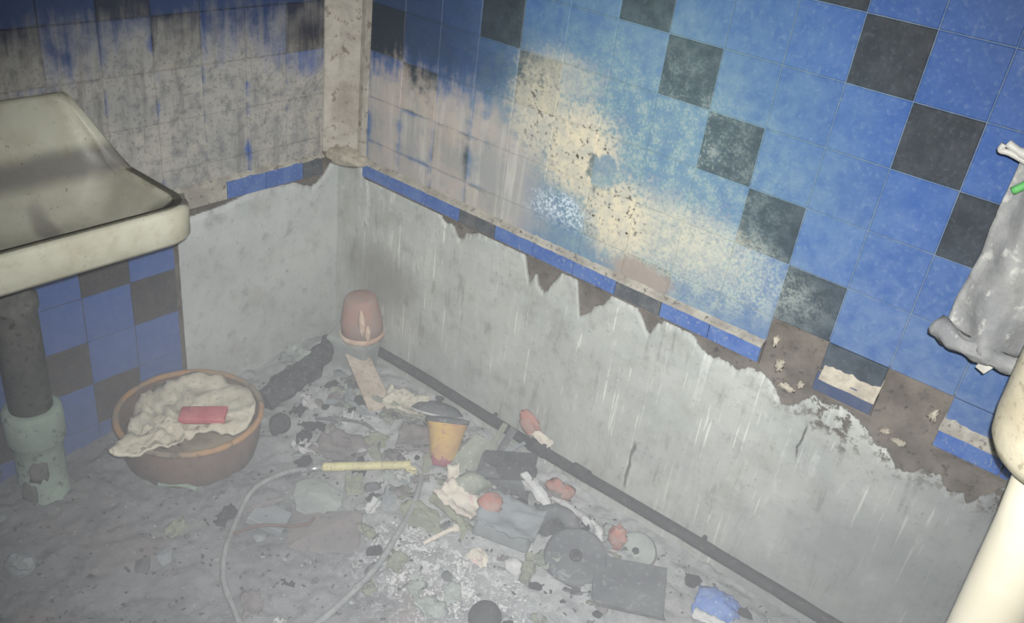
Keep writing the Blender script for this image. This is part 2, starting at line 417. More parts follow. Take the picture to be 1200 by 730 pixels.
# side wall: upper field
YL, ZL = -0.0793, 0.8413
dark_l = {(0, 2), (3, 2), (6, 2), (4, 3), (7, 3), (2, 4), (5, 5), (9, 2), (1, 5), (8, 4), (11, 3), (12, 2)}
for kx in range(-1, 11):
    for s_ in range(0, 17):
        y = YL - PT * (s_ + 0.5)
        z0 = ZL + PT * kx; z1 = z0 + PT
        if kx == -1: z0 = 0.779
        if z1 > 2.45: continue
        tile(wall_l, 'dark_l' if (s_, kx) in dark_l else 'blue_l', y, (z0 + z1) / 2, PT, z1 - z0, rotz=math.pi / 2)
# side wall: block of tiles left standing under the washbasin
YB, ZB = -0.667, 0.3735
dark_b = {(1, 1), (0, 0), (2, -1), (1, -2), (3, 1), (3, -2), (4, 0), (5, -1)}
for v_ in range(-3, 3):
    for s_ in range(0, 8):
        y = YB - PT * (s_ + 0.5); z0 = ZB + PT * v_; z1 = z0 + PT
        if v_ == -3: z0 = 0.0
        if v_ == 2: z1 = 0.73
        tile(wall_l, 'dark_l' if (s_, v_) in dark_b else 'blue_l', y, (z0 + z1) / 2, PT, z1 - z0, rotz=math.pi / 2, off=0.008)
bed = sbox('mortar_bed', 0.0, 0.008, YB - PT * 8, YB - 0.001, 0.0, 0.73, 'mortar', wall_l)

# dado strip of cut tiles on the main wall, standing proud on a mortar bed
bandcol = {}
for c in range(0, 15):
    if c in (10, 12): continue
    x = X0 + PT * (c + 0.5)
    m = 'banddark' if c in (3, 7) else ('navy' if c == 11 else 'bandblue')
    tile(wall_r, m, x, 0.7575, PT, 0.052, off=0.014, th=0.009, name='border_tile')
for a, b in ((0, 10), (11, 12), (13, 15)):
    sbox('border_mortar', X0 + PT * a, X0 + PT * b, -0.0145, 0.0, 0.722, LEDGE_Z + 0.002, 'mortar', wall_r)
def ledge(name, u0, u1, z, depth, axis, parent, mat='ledge', n=60, h=0.010, seed=0):
    V, F = [], []
    for i in range(n + 1):
        u = u0 + (u1 - u0) * i / n
        k1 = noise.noise(Vector((u * 22, seed, 0))); k2 = noise.noise(Vector((u * 45, seed + 5, 0)))
        d = depth * (1 + 0.14 * k1); hh = h * (1 + 0.45 * k2)
        prof = ((0.0, z - 0.006), (d, z - 0.006), (d * 0.97, z + hh * 0.2), (d * 0.55, z + hh * 0.7), (0.0, z + hh * 1.5))
        for (q, zz) in prof: V.append((u, -q, zz) if axis == 'x' else (q, u, zz))
    for i in range(n):
        for j in range(5):
            a, b = i * 5 + j, i * 5 + (j + 1) % 5
            F.append((a, b, b + 5, a + 5))
    F.append((4, 3, 2, 1, 0)); F.append(tuple(n * 5 + j for j in range(5)))
    return mesh_obj(name, V, F, mat, parent, False)
ledge('mortar_ledge', X0, X0 + PT * 10, LEDGE_Z, 0.027, 'x', wall_r, seed=1, n=110)
ledge('mortar_ledge', X0 + PT * 11 + .01, X0 + PT * 12, LEDGE_Z - 0.012, 0.027, 'x', wall_r, 'cream', n=14, h=0.03, seed=2)
ledge('mortar_ledge', X0 + PT * 13, X0 + PT * 15, LEDGE_Z, 0.027, 'x', wall_r, seed=3, n=24, h=0.02)
# side wall strip
for y0, y1, m in ((-0.47, -0.32, 'bandblue'), (-0.32, -0.17, 'bandblue'), (-0.17, -0.085, 'banddark'), (-0.62, -0.47, 'ledge')):
    tile(wall_l, m, (y0 + y1) / 2, 0.742, y1 - y0, 0.066, rotz=math.pi / 2, off=0.010, th=0.008, name='border_tile')
sbox('border_mortar', 0.0, 0.0105, -0.66, -0.08, 0.705, 0.776, 'mortar', wall_l)
ledge('mortar_ledge', -0.66, -0.08, 0.776, 0.02, 'y', wall_l, seed=6, n=40)

# bare plaster coat on the lower walls with a torn upper edge
def coat(name, prof, axis, sign, th, parent, mat, zbot=0.0, step=0.004, jag=0.011, seed=0, nz=26):
    u0, u1 = prof[0][0], prof[-1][0]; n = int(abs(u1 - u0) / step); V, F = [], []
    W = nz + 2
    for i in range(n + 1):
        u = u0 + (u1 - u0) * i / n; zt = prof[-1][1]
        for (a, za), (b, zb) in zip(prof[:-1], prof[1:]):
            if min(a, b) <= u <= max(a, b): zt = za + (zb - za) * ((u - a) / (b - a) if b != a else 0); break
        zt += jag * (0.7 * noise.noise(Vector((u * 28, seed, 1))) + 0.8 * noise.noise(Vector((u * 75, seed, 2))) + 0.7 * noise.noise(Vector((u * 190, seed, 5))))
        for j in range(nz + 1):
            z = zbot + (zt - zbot) * j / nz
            d = th + 0.004 * noise.noise(Vector((u * 4, z * 4, seed))) + 0.0015 * noise.noise(Vector((u * 20, z * 20, seed)))
            V.append((u, -d, z) if axis == 'x' else (d, u, z))
        V.append((u, 0.0, zt - 0.002) if axis == 'x' else (0.0, u, zt - 0.002))
    for i in range(n):
        for j in range(W - 1):
            a = i * W + j
            f = (a, a + W, a + W + 1, a + 1)
            F.append(f if sign > 0 else f[::-1])
    o = mesh_obj(name, V, F, mat, parent, True)
    fl = [True] * len(F)
    for i in range(n): fl[i * (W - 1) + W - 2] = False
    o.data.polygons.foreach_set('use_smooth', fl)
    return o
prof_r = [(0.0, .785), (.10, .77), (.15, .735), (.42, .732), (.50, .728), (.53, .70), (.57, .695), (.60, .665), (.625, .69), (.66, .715), (.74, .728), (.86, .728), (.875, .675), (.895, .63), (.915, .675), (.925, .640), (.955, .625), (.985, .675), (1.005, .715), (1.06, .718), (1.075, .66), (1.09, .605), (1.12, .625), (1.135, .66), (1.165, .68), (1.185, .722), (1.25, .722), (1.29, .70), (1.325, .655), (1.345, .70), (1.37, .722), (1.44, .718), (1.47, .70), (1.50, .68), (1.56, .685), (1.60, .675), (1.63, .70), (1.665, .70), (1.70, .685), (1.735, .640), (1.765, .650), (1.80, .70), (1.90, .71), (1.95, .685), (1.985, .655), (2.01, .66), (2.04, .625), (2.075, .62), (2.10, .65), (2.14, .655), (2.17, .625), (2.20, .645), (2.215, .615), (2.24, .66), (2.27, .71), (2.6, .71), (2.95, .71)]
coat('plaster_coat', prof_r, 'x', 1, 0.007, wall_r, 'plaster_r', seed=2)
prof_l = [(-0.648, .64), (-0.60, .68), (-0.47, .69), (-0.36, .715), (-0.2, .70), (-0.12, .665), (-0.07, .70), (0.0, .785)]
for i, (x_, z_, a, b) in enumerate(((1.700, 0.742, 0.014, 0.020), (1.735, 0.690, 0.024, 0.014), (1.672, 0.80, 0.010, 0.016), (2.075, 0.795, 0.012, 0.020), (1.99, 0.700, 0.014, 0.010), (2.03, 0.690, 0.022, 0.010), (1.765, 0.715, 0.010, 0.012))):
    q = bm_obj('mortar_crumb', blob_data(a * .75, 0.006, b * .75, 0.9, 2.4, i + 20, 3), 'cream', wall_r, True); q.location = (x_, -0.004, z_)
coat('plaster_coat', prof_l, 'y', 1, 0.009, wall_l, 'plaster_l', seed=9, jag=0.006)
# corner boxing above the ledge
V, F = [], []
nzp = 40
for i in range(nzp + 1):
    z = 0.79 + (LZ - 0.79) * i / nzp
    w = 0.004 * noise.noise(Vector((0, 0, z * 9)))
    for (px, py) in ((0, 0), (0, -0.082), (0.014 + w, -0.080), (0.045 + w, -0.046 - w), (0.112 + w, -0.016), (0.134, -0.020), (0.150, -0.019), (0.150, 0)):
        V.append((px, py, z))
for i in range(nzp):
    for j in range(8):
        a, b = i * 8 + j, i * 8 + (j + 1) % 8
        F.append((a, b, b + 8, a + 8))
F.append(tuple(range(8))[::-1]); F.append(tuple(nzp * 8 + j for j in range(8)))
mesh_obj('trim_1', V, F, 'post', None, kind='structure', label='rough plastered corner boxing where the two tiled walls meet')
bm = blob_data(0.085, 0.055, 0.03, 0.35, 2.0, 4)
for v in bm.verts: v.co += Vector((0.075, -0.035, 0.785))
bm_obj('trim_2', bm, 'cream', None, True, kind='structure', label='cream lump of mortar closing the foot of the corner boxing')

# ------------------------------------------------------------------ floor and ash
def ash_mat(name, a, b, c, pale, base_scale=2.5):
    k = NT(name, 0.92, 0.15)
    P, x, y, z = k.pos()
    n1 = k.noise(base_scale, 6, 0.62, dist=0.4); n2 = k.noise(14, 6, 0.7); n3 = k.noise(60, 5, 0.7); n4 = k.noise(3.1, 4, 0.6, off=(9, 3, 0))
    col = k.mix(k.ss(n1, 0.35, 0.65), lin(a), lin(b))
    col = k.mix(k.mul(k.ss(n4, 0.52, 0.68), 0.6), col, lin(c))
    col = k.mix(k.mul(k.ss(n2, 0.52, 0.72), 0.6), col, C(44, 45, 48))
    col = k.mix(k.mul(k.ss(n3, 0.60, 0.70), 0.75), col, lin(pale))
    # lighter grey dust towards the bare wall
    dust = k.ell(x, y, 0.75, -0.10, 1.05, 0.46, n1, 0.5, 0.6)
    col = k.mix(k.mul(dust, k.ss(n2, 0.35, 0.7, 0.95, 0.5)), col, C(188, 191, 192))
    # scattered pale ash lying around the burnt things
    ashz = k.ell(x, y, 1.13, -0.62, 0.30, 0.20, n1, 0.6, 0.5)
    nf = k.noise(34, 6, 0.75, dist=1.6)
    col = k.mix(k.mul(ashz, k.ss(nf, 0.50, 0.60)), col, C(186, 188, 190))
    k.bump(k.add(n2, k.mul(n3, 0.7)), 0.7, 0.012)
    return k.out(col)
M['floor'] = ash_mat('sooty_floor', (78, 80, 84), (98, 98, 100), (100, 90, 88), (140, 140, 140))
M['ash'] = ash_mat('ash_layer', (110, 113, 118), (132, 133, 136), (132, 122, 120), (170, 172, 172))
sbox('floor', -0.1, LX + 0.1, LY - 0.1, 0.12, -0.1, 0.0, 'floor', kind='structure')
def seg_d(x, y, ax, ay, bx, by):
    t = max(0, min(1, ((x - ax) * (bx - ax) + (y - ay) * (by - ay)) / ((bx - ax) ** 2 + (by - ay) ** 2)))
    return math.hypot(x - ax - t * (bx - ax), y - ay - t * (by - ay))
def H(x, y):
    p = Vector((x * 5, y * 5, 0))
    h = 0.014 + 0.016 * noise.fractal(p, 0.75, 2.1, 4)
    h += 0.040 * math.exp(-(seg_d(x, y, 0.35, -0.26, 1.45, -0.30) / 0.12) ** 2)
    h += 0.050 * math.exp(-(math.hypot(x - 0.10, y + 0.16) / 0.16) ** 2)
    h += 0.022 * math.exp(-(math.hypot(x - 1.1, y + 0.5) / 0.25) ** 2)
    return max(0.002, h)
nx, ny = 300, 230
V = []; F = []
for i in range(nx + 1):
    for j in range(ny + 1):
        x = 0.004 + (2.70 - 0.004) * i / nx; y = -0.004 - 2.1 * j / ny
        e = min(1, (2.70 - x) / 0.15, (y + 2.104) / 0.15)
        V.append((x, y, 0.001 + H(x, y) * max(0, e) + max(0, e) * (0.008 * noise.noise(Vector((x * 30, y * 30, 0))) + 0.006 * abs(noise.noise(Vector((x * 75, y * 75, 4)))))))
for i in range(nx):
    for j in range(ny):
        a = i * (ny + 1) + j
        F.append((a, a + 1, a + ny + 2, a + ny + 1))
ash = mesh_obj('ash_bed', V, F, 'ash', None, True, kind='stuff', label='uneven layer of grey ash and soot over the bathroom floor', category='ash')

# ------------------------------------------------------------------ materials of things
M['ceramic'] = None
k = NT('grimy_ceramic', 0.35, 0.5)
P, x, y, z = k.pos()
n1 = k.noise(7, 6, 0.6); n2 = k.noise(30, 5, 0.65); n3 = k.noise(90, 3)
col = k.mix(k.ss(n1, 0.35, 0.65), C(184, 184, 168), C(170, 168, 150))
col = k.mix(k.mul(k.ss(n2, 0.52, 0.72), 0.35), col, C(150, 138, 112))
soot = k.mul(k.ss(z, 0.935, 0.945), k.mul(k.ss(k.add(x, k.mul(k.sub(n2, .5), .02)), 0.392, 0.402), k.ss(x, 0.437, 0.428)))
soot2 = k.ell(x, z, 0.11, 0.965, 0.055, 0.04, n1, 0.5, 0.5)
soot3 = k.mul(k.ss(k.add(y, k.mul(k.sub(n2, 0.5), 0.03)), -0.885, -0.865), k.ss(z, 0.935, 0.945))
tip = k.ell(x, y, 0.17, -1.10, 0.05, 0.028, n2, 0.4, 0.4)
inb = k.mul(k.mul(k.ss(x, 0.412, 0.398), k.ss(y, -0.875, -0.895)), k.ss(x, 0.09, 0.13))
col = k.mix(k.mul(inb, k.ss(n1, 0.3, 0.7, 0.45, 0.75)), col, C(146, 145, 134))
dirt = k.mx(k.mx(k.mul(soot, 0.85), k.mul(soot2, 0.75)), k.mx(k.mul(soot3, 0.55), k.mul(tip, 0.6)))
col = k.mix(dirt, col, C(88, 86, 86))
col = k.mix(k.mul(k.ss(n1, 0.5, 0.7), k.mul(k.ss(z, 0.93, 0.90), 0.35)), col, C(150, 146, 130))
col = k.mix(k.mul(k.ss(n3, 0.66, 0.72), 0.6), col, C(80, 70, 60))
k.bump(n2, 0.08, 0.003)
M['ceramic'] = k.out(col, k.ss(n1, 0.3, 0.7, 0.45, 0.7))
def nm(key, *a, **kw): M[key] = simple(key, *a, **kw)
nm('green_paint', (150, 168, 156), (128, 146, 136), 9, 0.6, 0.3, 0.3, 0.004, c3=(92, 98, 92))
nm('sooty_iron', (84, 86, 84), (112, 112, 108), 10, 0.8, 0.3, 0.4, 0.005, c3=(64, 62, 60))
nm('rust', (98, 82, 76), (112, 94, 86), 9, 0.85, 0.2, 0.4, 0.005, c3=(80, 74, 72))
nm('rust_rim', (168, 130, 92), (134, 124, 110), 6, 0.75, 0.25, 0.3, 0.004, c3=(104, 94, 84), lo=0.42, hi=0.58)
nm('rust_in', (150, 142, 124), (116, 100, 84), 10, 0.8, 0.2, 0.3, 0.004)
nm('rag_white', (206, 202, 184), (184, 178, 160), 14, 0.9, 0.1, 0.5, 0.006, c3=(164, 156, 140))
nm('red_pack', (176, 84, 94), (190, 112, 114), 16, 0.7, 0.2, 0.2, 0.003, c3=(150, 76, 84))
nm('charred', (52, 54, 58), (74, 76, 80), 14, 0.9, 0.2, 0.8, 0.01, c3=(104, 106, 108))
nm('char_grey', (84, 87, 92), (102, 105, 108), 10, 0.85, 0.2, 0.4, 0.006, c3=(124, 126, 126))
nm('black_rubber', (46, 47, 50), (62, 63, 66), 14, 0.8, 0.3, 0.2, 0.003, c3=(86, 86, 88))
nm('pipe_black', (38, 38, 40), (54, 53, 54), 12, 0.75, 0.3, 0.4, 0.004, c3=(84, 80, 78))
nm('terracotta', (168, 128, 116), (152, 134, 126), 12, 0.85, 0.2, 0.4, 0.004, c3=(146, 138, 132))
nm('clay_rim', (214, 196, 178), (186, 156, 136), 20, 0.8, 0.2, 0.3, 0.003)
nm('pale_wood', (202, 190, 176), (178, 164, 148), 14, 0.85, 0.2, 0.4, 0.004, c3=(140, 124, 112))
nm('pale_plastic', (196, 194, 178), (170, 164, 150), 16, 0.6, 0.3, 0.4, 0.004, c3=(130, 122, 112))
nm('hose_metal', (128, 132, 134), (150, 152, 152), 30, 0.5, 0.4, 0.4, 0.002, c3=(96, 98, 100))
nm('ferrule', (176, 178, 180), (140, 142, 144), 30, 0.35, 0.5, 0.1, 0.002, metal=0.6)
nm('pale_yellow', (212, 206, 156), (190, 184, 140), 20, 0.5, 0.3, 0.2, 0.002, c3=(160, 152, 118))
nm('amber', (196, 166, 96), (180, 142, 104), 10, 0.7, 0.2, 0.3, 0.004, c3=(168, 116, 104))
nm('magenta', (160, 84, 104), (140, 90, 100), 18, 0.7, 0.2, 0.3, 0.003)
nm('green_grey', (146, 152, 140), (124, 130, 122), 16, 0.8, 0.2, 0.5, 0.005, c3=(176, 178, 168))
nm('ash_white', (200, 202, 202), (176, 178, 178), 20, 0.95, 0.1, 0.5, 0.004)
nm('paper', (206, 202, 188), (190, 182, 172), 12, 0.9, 0.1, 0.3, 0.004, c3=(196, 170, 170))
nm('red_lump', (180, 116, 104), (160, 132, 124), 22, 0.9, 0.1, 0.6, 0.006, c3=(158, 150, 146))
nm('grey_card', (138, 144, 148), (120, 126, 130), 9, 0.85, 0.2, 0.3, 0.004)
nm('pink_ash', (128, 120, 120), (116, 114, 116), 9, 0.9, 0.15, 0.4, 0.006, c3=(100, 100, 103))
nm('mint_grey', (156, 164, 160), (136, 142, 140), 9, 0.9, 0.15, 0.3, 0.005)
nm('blue_rag', (84, 114, 180), (112, 138, 190), 16, 0.9, 0.1, 0.3, 0.004, c3=(160, 174, 200))
nm('towel', (158, 159, 156), (124, 126, 128), 6, 0.95, 0.1, 0.6, 0.008, c3=(180, 180, 175))
nm('towel_hem', (132, 128, 126), (116, 116, 116), 14, 0.95, 0.1, 0.6, 0.006)
nm('white_plastic', (196, 196, 190), (176, 174, 166), 10, 0.5, 0.4, 0.1, 0.002)
nm('cream_enamel', (248, 243, 222), (242, 235, 210), 5, 0.35, 0.5, 0, 0.002)
nm('cream_dull', (226, 218, 192), (206, 196, 168), 12, 0.6, 0.3, 0.25, 0.004, c3=(186, 176, 150))
nm('green_plastic', (110, 190, 110), (90, 160, 96), 10, 0.5, 0.4, 0.1, 0.002)
nm('olive', (142, 146, 128), (120, 124, 112), 12, 0.85, 0.2, 0.4, 0.005)

# ------------------------------------------------------------------ washbasin on the side wall
def rrect(x0, x1, y0, y1, rf, rb, n=10):
    """rounded rectangle in x,y; rf radius at x1 (front) corners, rb at x0"""
    pts = []
    for (cx, cy, a0, r_) in ((x1 - rf, y1 - rf, 0, rf), (x0 + rb, y1 - rb, 90, rb), (x0 + rb, y0 + rb, 180, rb), (x1 - rf, y0 + rf, 270, rf)):
        for i in range(n + 1):
            a = math.radians(a0 + 90 * i / n); pts.append((cx + r_ * math.cos(a), cy + r_ * math.sin(a)))
    # extra points along the straight edges so the raised back can curve
    out = []
    for i, p in enumerate(pts):
        q = pts[(i + 1) % len(pts)]; out.append(p); d = math.hypot(q[0] - p[0], q[1] - p[1])
        if (i + 1) % (n + 1) == 0:
            for t in range(1, 14): out.append((p[0] + (q[0] - p[0]) * t / 14, p[1] + (q[1] - p[1]) * t / 14))
    return out
BX1, BY0, BY1 = 0.455, -1.44, -0.845
basin = empty('washbasin', (0, -1.14, 0.85), 'cream ceramic washbasin with raised back, wall-hung above the green drain pipe', 'washbasin')
def raised(x):
    t = max(0, min(1, (0.145 - x) / 0.120)); return 0.175 * t * t * (3 - 2 * t)
rings = []
spec = [  # inset front/side, extra back inset, z, uses raised back
    (0.16, 0.05, 0.815, 0), (0.05, 0.0, 0.845, 0), (0.012, 0.0, 0.852, 0), (0.0, 0.0, 0.866, 0), (0.0, 0.0, 0.900, 0), (0.0, 0.0, 0.938, 1), (0.004, 0.0, 0.946, 1), (0.012, 0.0, 0.950, 1),
    (0.030, 0.022, 0.950, 1), (0.036, 0.030, 0.945, 1), (0.044, 0.060, 0.938, .6), (0.052, 0.095, 0.934, .2), (0.066, 0.11, 0.920, 0), (0.085, 0.12, 0.885, 0), (0.12, 0.14, 0.850, 0), (0.17, 0.16, 0.835, 0), (0.22, 0.19, 0.832, 0)]
for (ins, bk, zz, up) in spec:
    ring = rrect(0.002 + bk, BX1 - ins, BY0 + ins, BY1 - ins, max(0.075 - ins * 0.2, 0.03), max(0.012, min(0.06, ins)), 10)
    rings.append([Vector((px, py + 1.14 - 0.085 * (up * raised(px) / 0.175) * max(0, (py + 1.14) / 0.29), zz - 0.85 + up * raised(px))) for px, py in ring])
nr = len(rings[0]); V = [p for rg in rings for p in rg]; F = []
for i in range(len(rings) - 1):
    for j in range(nr): F.append((i * nr + j, i * nr + (j + 1) % nr, (i + 1) * nr + (j + 1) % nr, (i + 1) * nr + j))
F.append(tuple(range(nr))[::-1]); F.append(tuple((len(rings) - 1) * nr + j for j in range(nr)))
mesh_obj('bowl', V, F, 'ceramic', basin, True)
lathe('drain', [(0.030, -0.030), (0.030, -0.016), (0.022, -0.0135), (0.006, -0.018)], 'ferrule', basin, 20).location = (0.25, 0.0, 0)
# drain pipe under it
dp = empty('drain_pipe', (0.125, -1.195, 0), 'flaking pale green drain pipe standing under the washbasin', 'pipe')
lathe('lower_pipe', [(0.070, 0.0), (0.070, 0.010), (0.064, 0.016), (0.064, 0.19), (0.070, 0.20), (0.077, 0.215), (0.077, 0.30), (0.070, 0.312), (0.06, 0.315)], 'green_paint', dp, 32, 0.03)
lathe('upper_pipe', [(0.056, 0.30), (0.056, 0.62), (0.062, 0.63), (0.062, 0.66), (0.05, 0.67), (0.05, 0.815)], 'sooty_iron', dp, 32, 0.04)
for (aa, zz, s_) in ((-0.5, 0.13, 1), (-1.1, 0.05, 2), (0.3, 0.24, 3)):
    bm = blob_data(0.006, 0.026, 0.045, 0.5, 2.2, s_, 2)
    q = bm_obj('flaked_patch', bm, 'sooty_iron', dp, True); q.location = (0.062 * math.cos(aa), 0.062 * math.sin(aa), zz); q.rotation_euler = (0, 0, aa)

# ------------------------------------------------------------------ rusty basin on the floor with its contents
pot = empty('enamel_basin', (0.240, -0.787, 0.006), 'round rusty metal basin on the floor below the blue tiles', 'basin')
lathe('wall', [(0.185, 0.0), (0.195, 0.01), (0.207, 0.06), (0.214, 0.15), (0.208, 0.152), (0.200, 0.06), (0.188, 0.018), (0.10, 0.012)], 'rust', pot, 48, 0.015)
V, F = [], []
tr = [(0.213 * math.cos(a), 0.213 * math.sin(a), 0.153) for a in [2 * math.pi * i / 64 for i in range(65)]]
tube('rim', tr, 0.0100, 'rust_rim', pot, 8, True, 0.15)
lathe('ash_fill', [(0.192, 0.03), (0.196, 0.085), (0.15, 0.10), (0.08, 0.108), (0.01, 0.11)], 'rust_in', pot, 40, 0.05)
# crumpled pale rag lying across the basin, one end over its rim
def rag_fn(seed, amp, sag):
    def fn(u, v):
        q = Vector((u * 4 + seed, v * 4, 0))
        z = amp * noise.fractal(q, 0.8, 2.0, 4) + sag * ((u - .5) ** 2 + (v - .5) ** 2) * 2
        return (0.009 * noise.noise(q * 2), 0.009 * noise.noise(q * 2 + Vector((9, 0, 0))), z)
    return fn
def outline_rag(name, pts, z, thick, mat, parent, seed, amp=0.02, n=26):
    """rag with an irregular outline, domed and wrinkled, with thickness"""
    P2 = catmull([(a, b, 0) for a, b in pts] + [(pts[0][0], pts[0][1], 0)], 6)[:-1]
    cx = sum(p.x for p in P2) / len(P2); cy = sum(p.y for p in P2) / len(P2)
    V, F = [], []; m = len(P2); RINGS = 12
    for s in (0, 1):
        for k_ in range(RINGS + 1):
            t = k_ / RINGS
            for p in P2:
                x_, y_ = cx + (p.x - cx) * t, cy + (p.y - cy) * t
                q = Vector((x_ * 19 + seed, y_ * 19, seed))
                d = amp * noise.fractal(q, 0.7, 2.2, 4) + 0.4 * amp * noise.turbulence(q * 2, 3, False) * (1 - t * .5)
                V.append(Vector((x_, y_, z(x_, y_) if callable(z) else z)) + Vector((0, 0, d + (thick if s == 0 else 0) * (1 - 0.7 * t))))
    N_ = (RINGS + 1) * m
    for k_ in range(RINGS):
        for j in range(m):
            a, b = k_ * m + j, k_ * m + (j + 1) % m
            if k_ > 0 or True:
                F.append((a, a + m, b + m, b)); F.append((N_ + b, N_ + b + m, N_ + a + m, N_ + a))
    for j in range(m):
        a, b = RINGS * m + j, RINGS * m + (j + 1) % m
        F.append((a, N_ + a, N_ + b, b))
    return mesh_obj(name, V, F, mat, parent, True)
rz = lambda x_, y_: 0.152 - 0.016 * math.cos(min(3.1, math.hypot(x_, y_) * 10))
# basin-local axes: camera side is +x,-y
rag = outline_rag('crumpled_rag', [(-0.175, 0.03), (-0.135, 0.125), (-0.03, 0.180), (0.09, 0.172), (0.165, 0.105), (0.175, 0.03), (0.125, -0.015), (0.105, -0.07), (0.125, -0.13), (0.105, -0.195), (0.085, -0.245), (0.055, -0.290), (0.02, -0.255), (-0.02, -0.200), (-0.085, -0.145), (-0.145, -0.08)], rz, 0.026, 'rag_white', None, 3, 0.026)
rag.location = pot.location
tag(rag, 'crumpled off-white rag heaped in the rusty basin, one end over the rim', 'rag')
bm = box_data(0.058, 0.135, 0.022, 0.006, 0.004, 3, 2)
pk = bm_obj('red_packet', bm, 'red_pack', None, True); pk.location = (0.312, -0.790, 0.186); pk.rotation_euler = (0.05, 0.22, -0.80)
tag(pk, 'flattened red packet lying on the off-white rag', 'packet')

# ------------------------------------------------------------------ corner things
cb = tube('charred_log', catmull([(0.235, -0.510, 0.060), (0.235, -0.42, 0.085), (0.225, -0.33, 0.095), (0.200, -0.24, 0.110), (0.165, -0.16, 0.125)], 6), [0.042, 0.046, 0.043, 0.038, 0.030], 'charred', None, 14, False, 0.35)
tag(cb, 'thick charred log leaning from the rusty basin towards the corner', 'log')
fp = empty('clay_pot', (0.255, -0.090, 0.172), 'pinkish clay pot wedged upside down in the corner above the black pipe', 'pot', rot=(0.06, -0.06, 0.3))
bm = box_data(0.17, 0.10, 0.15, 0.012, 0.012, 77, 2); o = bm_obj('plaster_block', bm, 'mint_grey'); o.location = (0.235, -0.118, 0.092); o.rotation_euler = (0.05, 0.04, 0.2)
tag(o, 'broken grey plaster block standing under the clay pot in the corner', 'block')
lathe('body', [(0.077, 0.0), (0.074, 0.06), (0.056, 0.150), (0.048, 0.158), (0.012, 0.160)], 'terracotta', fp, 28, 0.03)
lathe('rim', [(0.068, -0.004), (0.080, -0.004), (0.082, 0.008), (0.080, 0.016), (0.073, 0.018)], 'clay_rim', fp, 28, 0.04)
for i, (aa, zz) in enumerate(((-1.0, 0.09), (-0.75, 0.05))):  # pale streaks down one side of the pot
    bm = blob_data(0.006, 0.012, 0.05 - 0.015 * i, 0.4, 2, i + 3, 2)
    q = bm_obj('pale_streak', bm, 'clay_rim', fp, True); q.location = (0.071 * math.cos(aa), 0.071 * math.sin(aa), zz); q.rotation_euler = (0, -0.15, aa)
# black pipe along the main wall, on clips
pp = empty('black_pipe', (0.10, -0.045, 0.092), 'long black pipe running low along the bare plaster wall', 'pipe')
pts = [(0.0 + 2.62 * t, 0.004 * math.sin(t * 9), 0.028 * t + 0.004 * math.sin(t * 14)) for t in [i / 60 for i in range(61)]]
tube('pipe_run', pts, 0.0175, 'pipe_black', pp, 14, True, 0.12)
for xx in (0.74, 1.55, 2.30):
    tube('wall_clip', [(xx, 0.045, 0.0), (xx, 0.034, 0.012 * xx), (xx, 0.018, 0.011 * xx)], 0.007, 'pipe_black', pp, 8)
for xx, ww in ((0.95, 0.024), (1.12, 0.021)):
    tube('coupling', [(xx - 0.03, 0, 0.011 * xx), (xx + 0.03, 0, 0.011 * xx)], ww, 'pipe_black', pp, 14)
# pale board leaning out of the corner
def plank(name, a, b, w, t, mat, label, cat, group=None, roll=0.0, seed=0, jit=0.004):
    a, b = Vector(a), Vector(b); L_ = (b - a).length
    bm = box_data(L_, w, t, min(t, w) * 0.15, jit, seed)
    o = bm_obj(name, bm, mat); d = (b - a).normalized()
    q = d.to_track_quat('X', 'Z'); o.rotation_mode = 'QUATERNION'
    o.rotation_quaternion = q @ Euler((roll, 0, 0)).to_quaternion(); o.location = (a + b) / 2
    if label: tag(o, label, cat, group)
    return o
plank('wooden_board', (0.195, -0.100, 0.125), (0.530, -0.250, 0.068), 0.078, 0.016, 'pale_wood', 'pale wooden board sloping down from the corner below the clay pot', 'board', seed=5, roll=0.15)
V, F = sheet_data(0.15, 0.09, 18, 12, rag_fn(4, 0.025, 0.03), 0.004)
o = mesh_obj('plastic_scrap', V, F, 'pale_plastic', None, True); o.location = (0.578, -0.182, 0.075); o.rotation_euler = (0.25, 0.1, 0.5)
tag(o, 'crumpled pale plastic scrap beside the foot of the wooden board', 'scrap')
bm = blob_data(0.05, 0.05, 0.04, 0.5, 2.2, 12)
o = bm_obj('plaster_lump', bm, 'mint_grey', None, False); o.location = (0.150, -0.300, 0.110)
tag(o, 'light grey plaster lump lying against the charred log near the corner', 'lump')
cp = empty('bottle_cap', (0.340, -0.525, H(0.340, -0.525) + 0.010), 'small black round cap lying beside the rusty basin', 'cap', rot=(0.25, 0.35, 0))
lathe('cap_body', [(0.034, 0.0), (0.036, 0.006), (0.035, 0.020), (0.030, 0.024), (0.010, 0.024)], 'black_rubber', cp, 24)
lathe('cap_ring', [(0.024, 0.0235), (0.026, 0.027), (0.020, 0.027), (0.019, 0.0235)], 'charred', cp, 24)

